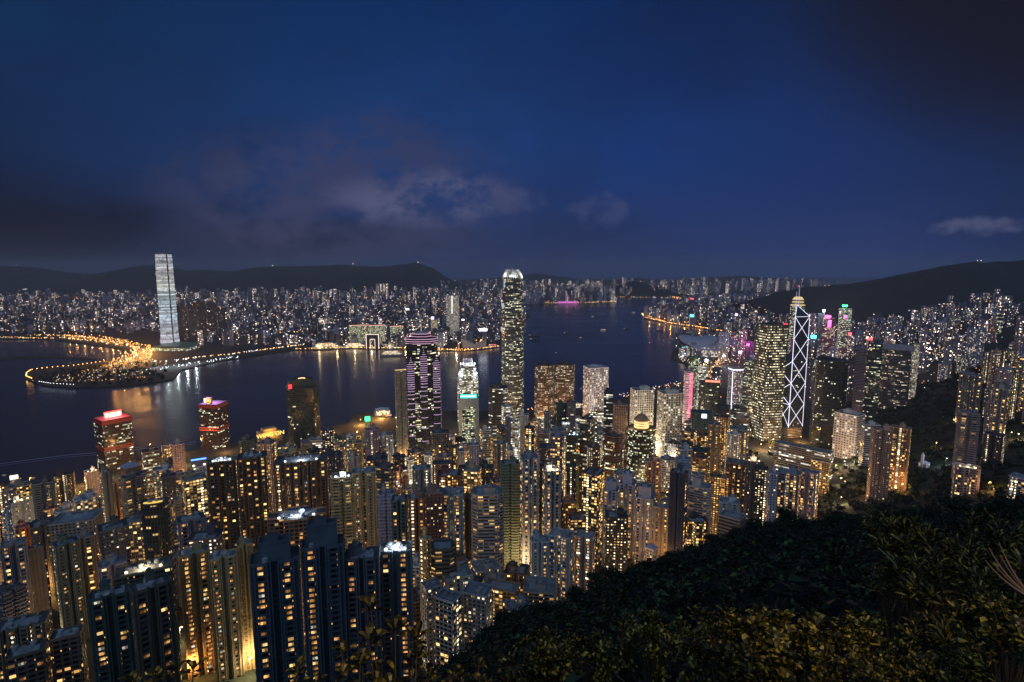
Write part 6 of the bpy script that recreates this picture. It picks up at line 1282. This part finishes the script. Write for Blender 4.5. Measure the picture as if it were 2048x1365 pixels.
for i, (px, py) in enumerate(edge):
    ys = YS(px)*wg.uniform(.82,.98); x = at(px, py, ys)[0]; r_ = empty('tree', (x, ys, near_hill(x, ys)-.5), wg.uniform(0,6)); r_.scale = (wg.uniform(.9,1.7),)*2+(wg.uniform(.9,1.7),)
    tag(r_, 'dark broadleaf tree in the line along the top edge of the wooded slope', 'tree', 'trees along the edge of the dark slope')
    for nm, me_ in zip(('trunk', 'crown'), TM[i % 3]): o = bpy.data.objects.new(nm, me_); COL.objects.link(o); o.parent = r_

# ------------------------------------------------------------------ foreground shrubs caught by the lookout lamp
LEAF = leafmat('shrub_leaf', (.07,.10,.016), (.19,.14,.02), .42); LEAFG = leafmat('green_shrub_leaf', (.008,.018,.006), (.018,.022,.006), .6)
def leaf(mb, o_, d_, up, L_, w_):
    d_ = d_.normalized(); side = d_.cross(up)
    if side.length < 1e-3: side = d_.orthogonal()
    side.normalize(); nn_ = side.cross(d_).normalized(); st = [(0,.06,0),(.3,.62,.05),(.62,1,.05),(.86,.66,0),(1,.04,-.10)]
    for (t0, w0, b0), (t1, w1, b1) in zip(st, st[1:]):
        p0, p1 = o_+d_*L_*t0+nn_*b0*L_, o_+d_*L_*t1+nn_*b1*L_
        mb.quad([p0, p1, p1+side*w1*w_+nn_*w1*w_*.35, p0+side*w0*w_+nn_*w0*w_*.35]); mb.quad([p0-side*w0*w_+nn_*w0*w_*.35, p1-side*w1*w_+nn_*w1*w_*.35, p1, p0])
def shrub_data(seed, n_tip, spread, height, L_, w_, narrow=False, nl=8):
    g_ = random.Random(seed); st = MB(); lf = MB(); 
    for i in range(n_tip):
        a = g_.uniform(0, 2*PI); r_ = spread*math.sqrt(g_.random()); tip = Vector((r_*math.cos(a), r_*math.sin(a), height*(1-.45*(r_/spread)**2)*g_.uniform(.78,1.05))); midp = Vector((tip.x*.45+g_.uniform(-.05,.05), tip.y*.45, tip.z*.55)); base = Vector((g_.uniform(-.08,.08), g_.uniform(-.08,.08), -.6))
        st.tube(base, midp, .014, .009, 4); st.tube(midp, tip, .009, .005, 4); ax = (tip-midp).normalized()
        for k_ in range(nl):
            an = k_*2.399+g_.uniform(-.3,.3); ox = ax.orthogonal().normalized(); oy = ax.cross(ox); lat = ox*math.cos(an)+oy*math.sin(an); rise = .25+.09*k_ if not narrow else .5+.05*k_
            leaf(lf, tip-ax*L_*.5*(1-k_/nl), (lat+ax*rise+Vector((0,0,.15))), ax, L_*g_.uniform(.7,1.15), w_*g_.uniform(.8,1.15))
        for k_ in range(5):
            p = midp.lerp(tip, g_.random()); leaf(lf, p, Vector((g_.uniform(-1,1), g_.uniform(-1,1), g_.uniform(0,.8))), Vector((0,0,1)), L_*g_.uniform(.6,1), w_)
    a = st.build('stem', BARK); b_ = lf.build('foliage', LEAF); out = (a.data, b_.data); bpy.data.objects.remove(a); bpy.data.objects.remove(b_); return out
SH = {'round': [shrub_data(1, 26, .62, .95, .155, .034), shrub_data(2, 22, .55, .8, .165, .038)], 'long': [shrub_data(3, 26, .5, 1.1, .20, .020, True, 9), shrub_data(4, 22, .45, 1.0, .17, .018, True, 9)], 'sprig': [shrub_data(5, 15, .40, 2.6, .125, .028, nl=7), shrub_data(6, 11, .34, 2.3, .13, .030, nl=6)]}
shr = [  # px, row of the top, distance, kind, scale, label
 (1432,1228,5.2,'round',.8,'yellow-lit shrub at the left end of the bright bush row'),(1500,1222,5.6,'round',1.0,'dense yellow-lit bush left of centre in the bright row'),(1556,1238,5.0,'round',.9,'dense yellow-lit bush in the middle of the bright row'),(1618,1212,5.6,'round',1.0,'tallest yellow-lit bush at the right of the bright row'),(1440,1285,4.2,'round',.7,'low golden bush under the left end of the bright row'),(1540,1290,4.3,'round',.75,'low golden bush under the middle of the bright row'),
 (1310,1240,7.0,'round',.9,'dim golden shrub left of the bright row'),(1195,1262,7.0,'round',.9,'dim yellow rosette shrub in the lower middle'),(1100,1278,6.2,'round',.9,'dim yellow shrub right of the dark slope foot'),(1030,1335,4.6,'round',.8,'low olive shrub at the bottom middle'),(1710,1270,3.9,'round',.62,'bright yellow-leaved sprig shrub at the bottom right of centre'),(1735,1215,5.0,'round',.5,'small pale green rosette plant above the bright sprig'),
 (1758,1336,3.4,'round',.4,'little yellow rosette at the very bottom right of centre'),(1830,1292,4.4,'long',.8,'long-leaved dim shrub at the bottom right'),(1900,1300,4.0,'round',.6,'golden leaved shrub near the bottom right corner'),(1785,1012,9.5,'long',1.1,'spiky long-leaved shrub on the ridge, left one'),(1830,1035,8.6,'long',1.2,'spiky long-leaved shrub on the ridge, second from left'),
 (1890,1052,8.0,'long',1.2,'spiky long-leaved shrub on the ridge below the lattice tower'),(1950,1035,8.6,'long',1.2,'spiky long-leaved shrub on the ridge toward the right edge'),(2010,1010,9.0,'long',1.3,'tall spiky shrub at the right edge of the ridge'),(1862,1100,7.0,'long',1.1,'long-leaved shrub under the ridge shrubs'),(1960,1110,6.5,'long',1.1,'long-leaved shrub near the bare orange twigs'),(2030,1080,7.0,'long',1.2,'long-leaved shrub behind the bare orange twigs'),
 (1800,1110,8.0,'long',.9,'dim shrub crossed by a thin bare twig'),(1980,1220,5.0,'long',.9,'dim long-leaved shrub at right below the twigs'),(1880,1215,6.0,'long',.9,'dim brownish shrub in the right lower slope'),(2040,1215,4.6,'round',.8,'shrub glowing reddish at the right edge'),
 (735,1205,3.6,'sprig',.95,'leafy sprig rising before the blue-grey towers, left stem'),(775,1180,3.8,'sprig',1.05,'tallest leafy sprig rising before the blue-grey towers'),(815,1225,3.5,'sprig',.85,'leafy sprig right of the tallest one'),(680,1262,3.3,'sprig',.8,'leafy sprig low left of the tallest one'),(610,1290,3.2,'sprig',.8,'sprig with yellow leaves at the bottom left of centre'),(560,1330,3.0,'sprig',.8,'sprig peeking over the bottom edge left of centre'),
 (880,1285,3.6,'sprig',.8,'sprig with an amber leaf before the walk-up blocks'),(940,1290,3.9,'sprig',.8,'dark sprig below the blue awning block'),(255,1290,3.2,'sprig',.75,'branch with two yellow leaves before the dark foreground slab'),(330,1300,3.1,'sprig',.7,'dark twiggy branch before the pink-finned tower'),(190,1330,3.0,'sprig',.7,'dark branch at the bottom left'),(830,1330,3.0,'sprig',.8,'bushy sprig at the bottom edge near the centre')]
for i, (px, py, Y, kd, sc, lab) in enumerate(shr):
    Yp = Y; x, ztop = at(px, py, Yp); hh = {'round': .95, 'long': 1.1, 'sprig': 2.6}[kd]*sc; zb = ztop-hh; gz = near_hill(x, Yp)
    r_ = empty('shrub', (x, Yp, zb), i*1.3); r_.scale = (sc, sc, sc); tag(r_, lab, 'shrub')
    for nm, me_ in zip(('stem', 'foliage'), SH[kd][i % 2]):
        o = bpy.data.objects.new(nm, me_); COL.objects.link(o); o.parent = r_
    if zb > gz: m_ = MB(); m_.tube((0,0,(gz-zb)/sc-.2), (0,0,.1), .03, .02, 5); m_.build('stem', BARK, r_)
# undergrowth close to the lookout
mb = MB(); ug = random.Random(77)
for _ in range(4200):
    y = 3.2+13*ug.random()**1.3; px = ug.uniform(880, 2120); x = (px-1024)/F*y*1.07; z = near_hill(x, y)+ug.uniform(.0,.75)*ug.random()
    for k_ in range(4): leaf(mb, Vector((x, y, z)), Vector((ug.uniform(-1,1), ug.uniform(-1,1), ug.uniform(-.1,.9))), Vector((0,0,1)), ug.uniform(.07,.15), ug.uniform(.012,.024))
o = mb.build('undergrowth', LEAFG); tag(o, kind='stuff', label='tangled leafy undergrowth at the lookout')
# bare twigs on the right
m_ = MB(); tw = random.Random(4); x0, z0 = at(2070, 1200, 4.6)
r_ = empty('bare_branch', (x0, 4.6, z0)); tag(r_, 'bare curving twigs lit orange at the right edge', 'branch')
m_ = MB()
for k_, (qx, qy) in enumerate(((1998,1085),(2000,1110),(1978,1095),(1990,1130),(1970,1120))):
    xe, ze = at(qx, qy, 4.9); pts = [Vector((0,0,0)), Vector(((xe-x0)*.55, .1, (ze-z0)*.22)), Vector(((xe-x0)*.85, .2, (ze-z0)*.55)), Vector((xe-x0, .3, ze-z0))]
    for i in range(12):
        def bz(t_): return pts[0]*(1-t_)**3+pts[1]*3*t_*(1-t_)**2+pts[2]*3*t_*t_*(1-t_)+pts[3]*t_**3
        m_.tube(bz(i/12), bz((i+1)/12), .011*(1-i/16), .011*(1-(i+1)/16), 5)
m_.build('twigs', simple('twig_bark', (.34,.20,.12), .7), r_)
x0, z0 = at(1795, 1138, 7.0); r_ = empty('bare_branch', (x0, 7.0, z0)); tag(r_, 'single thin pale twig arching over the dark slope', 'branch'); x1, z1 = at(1756, 1096, 7.0)
part(r_, 'twigs', simple('pale_twig', (.4,.38,.3), .7), lambda mb: [mb.tube((((x1-x0)*i/8),0,(z1-z0)*(i/8)**.75-.0),(((x1-x0)*(i+1)/8),0,(z1-z0)*((i+1)/8)**.75),.006,.006,4) for i in range(8)])
# the lookout path lamp beside the photographer
r_ = empty('path_lamp', (1.2, -3.2, 398.3)); tag(r_, 'lookout path lamp standing behind the viewpoint', 'lamp post')
part(r_, 'pole', METAL, lambda mb: mb.tube((0,0,-1),(0,0,6.2),.06,.05,8)); part(r_, 'lamp_head', glow('path_lamp_glow', (1,.6,.2), 6), lambda mb: mb.ball((0,0,6.35), .16, 0, 8, 6))
L = bpy.data.lights.new('lamp_light', 'POINT'); L.energy = 8; L.color = (1,.70,.27); L.shadow_soft_size = .12; lo = bpy.data.objects.new('lamp_light', L); COL.objects.link(lo); lo.parent = r_; lo.location = (0,.1,6.6)
x1, z1 = at(1560, 1275, 5.2)
L = bpy.data.lights.new('added_spot', 'SPOT'); L.energy = 1700; L.color = (1,.70,.27); L.spot_size = math.radians(10); L.spot_blend = 1.0; L.shadow_soft_size = .1; lo = bpy.data.objects.new('added_spot', L); COL.objects.link(lo); lo.parent = r_; lo.location = (0,.1,6.5)  # narrow spot added at the lamp head, aimed at the bush row
lo.rotation_euler = (Vector((x1, 5.2, z1))-Vector((1.2, -3.1, 404.8))).to_track_quat('-Z', 'Y').to_euler()

for (qx, qy, qY, en, sp) in ((745,1250,3.6,1500,15),(1720,1310,4.0,900,7),(1900,1060,7.5,450,7),(1130,1300,6.0,450,6),(2040,1190,4.6,1200,8),(270,1300,3.2,700,8)):  # more added spots, each aimed to brighten one patch of leaves
    x1, z1 = at(qx, qy, qY)
    L = bpy.data.lights.new('added_spot', 'SPOT'); L.energy = en; L.color = (1,.62,.20); L.spot_size = math.radians(sp); L.spot_blend = 1.0; L.shadow_soft_size = .1; lo = bpy.data.objects.new('added_spot', L); COL.objects.link(lo); lo.parent = r_; lo.location = (0,.1,6.5)
    lo.rotation_euler = (Vector((x1, qY, z1))-Vector((1.2, -3.1, 404.8))).to_track_quat('-Z', 'Y').to_euler()

# ------------------------------------------------------------------ the humid air over the harbour
hz_ = MB(); hz_.box(-16000, 17000, -60, 18500, -9, 640); HZ = hz_.build('haze', bpy.data.materials.new('haze_air')); tag(HZ, kind='stuff', label='thin blue haze over the harbour')
hm = HZ.data.materials[0]; hm.use_nodes = True; t = NT(hm.node_tree); t.n.clear(); ou = t.new('ShaderNodeOutputMaterial'); pv = t.new('ShaderNodeVolumePrincipled')
pv.inputs['Color'].default_value = (.80,.86,1,1); pv.inputs['Density'].default_value = 4.0e-5; pv.inputs['Anisotropy'].default_value = 0.0; t.l.new(pv.outputs[0], ou.inputs['Volume'])
print('objects', len(bpy.data.objects))
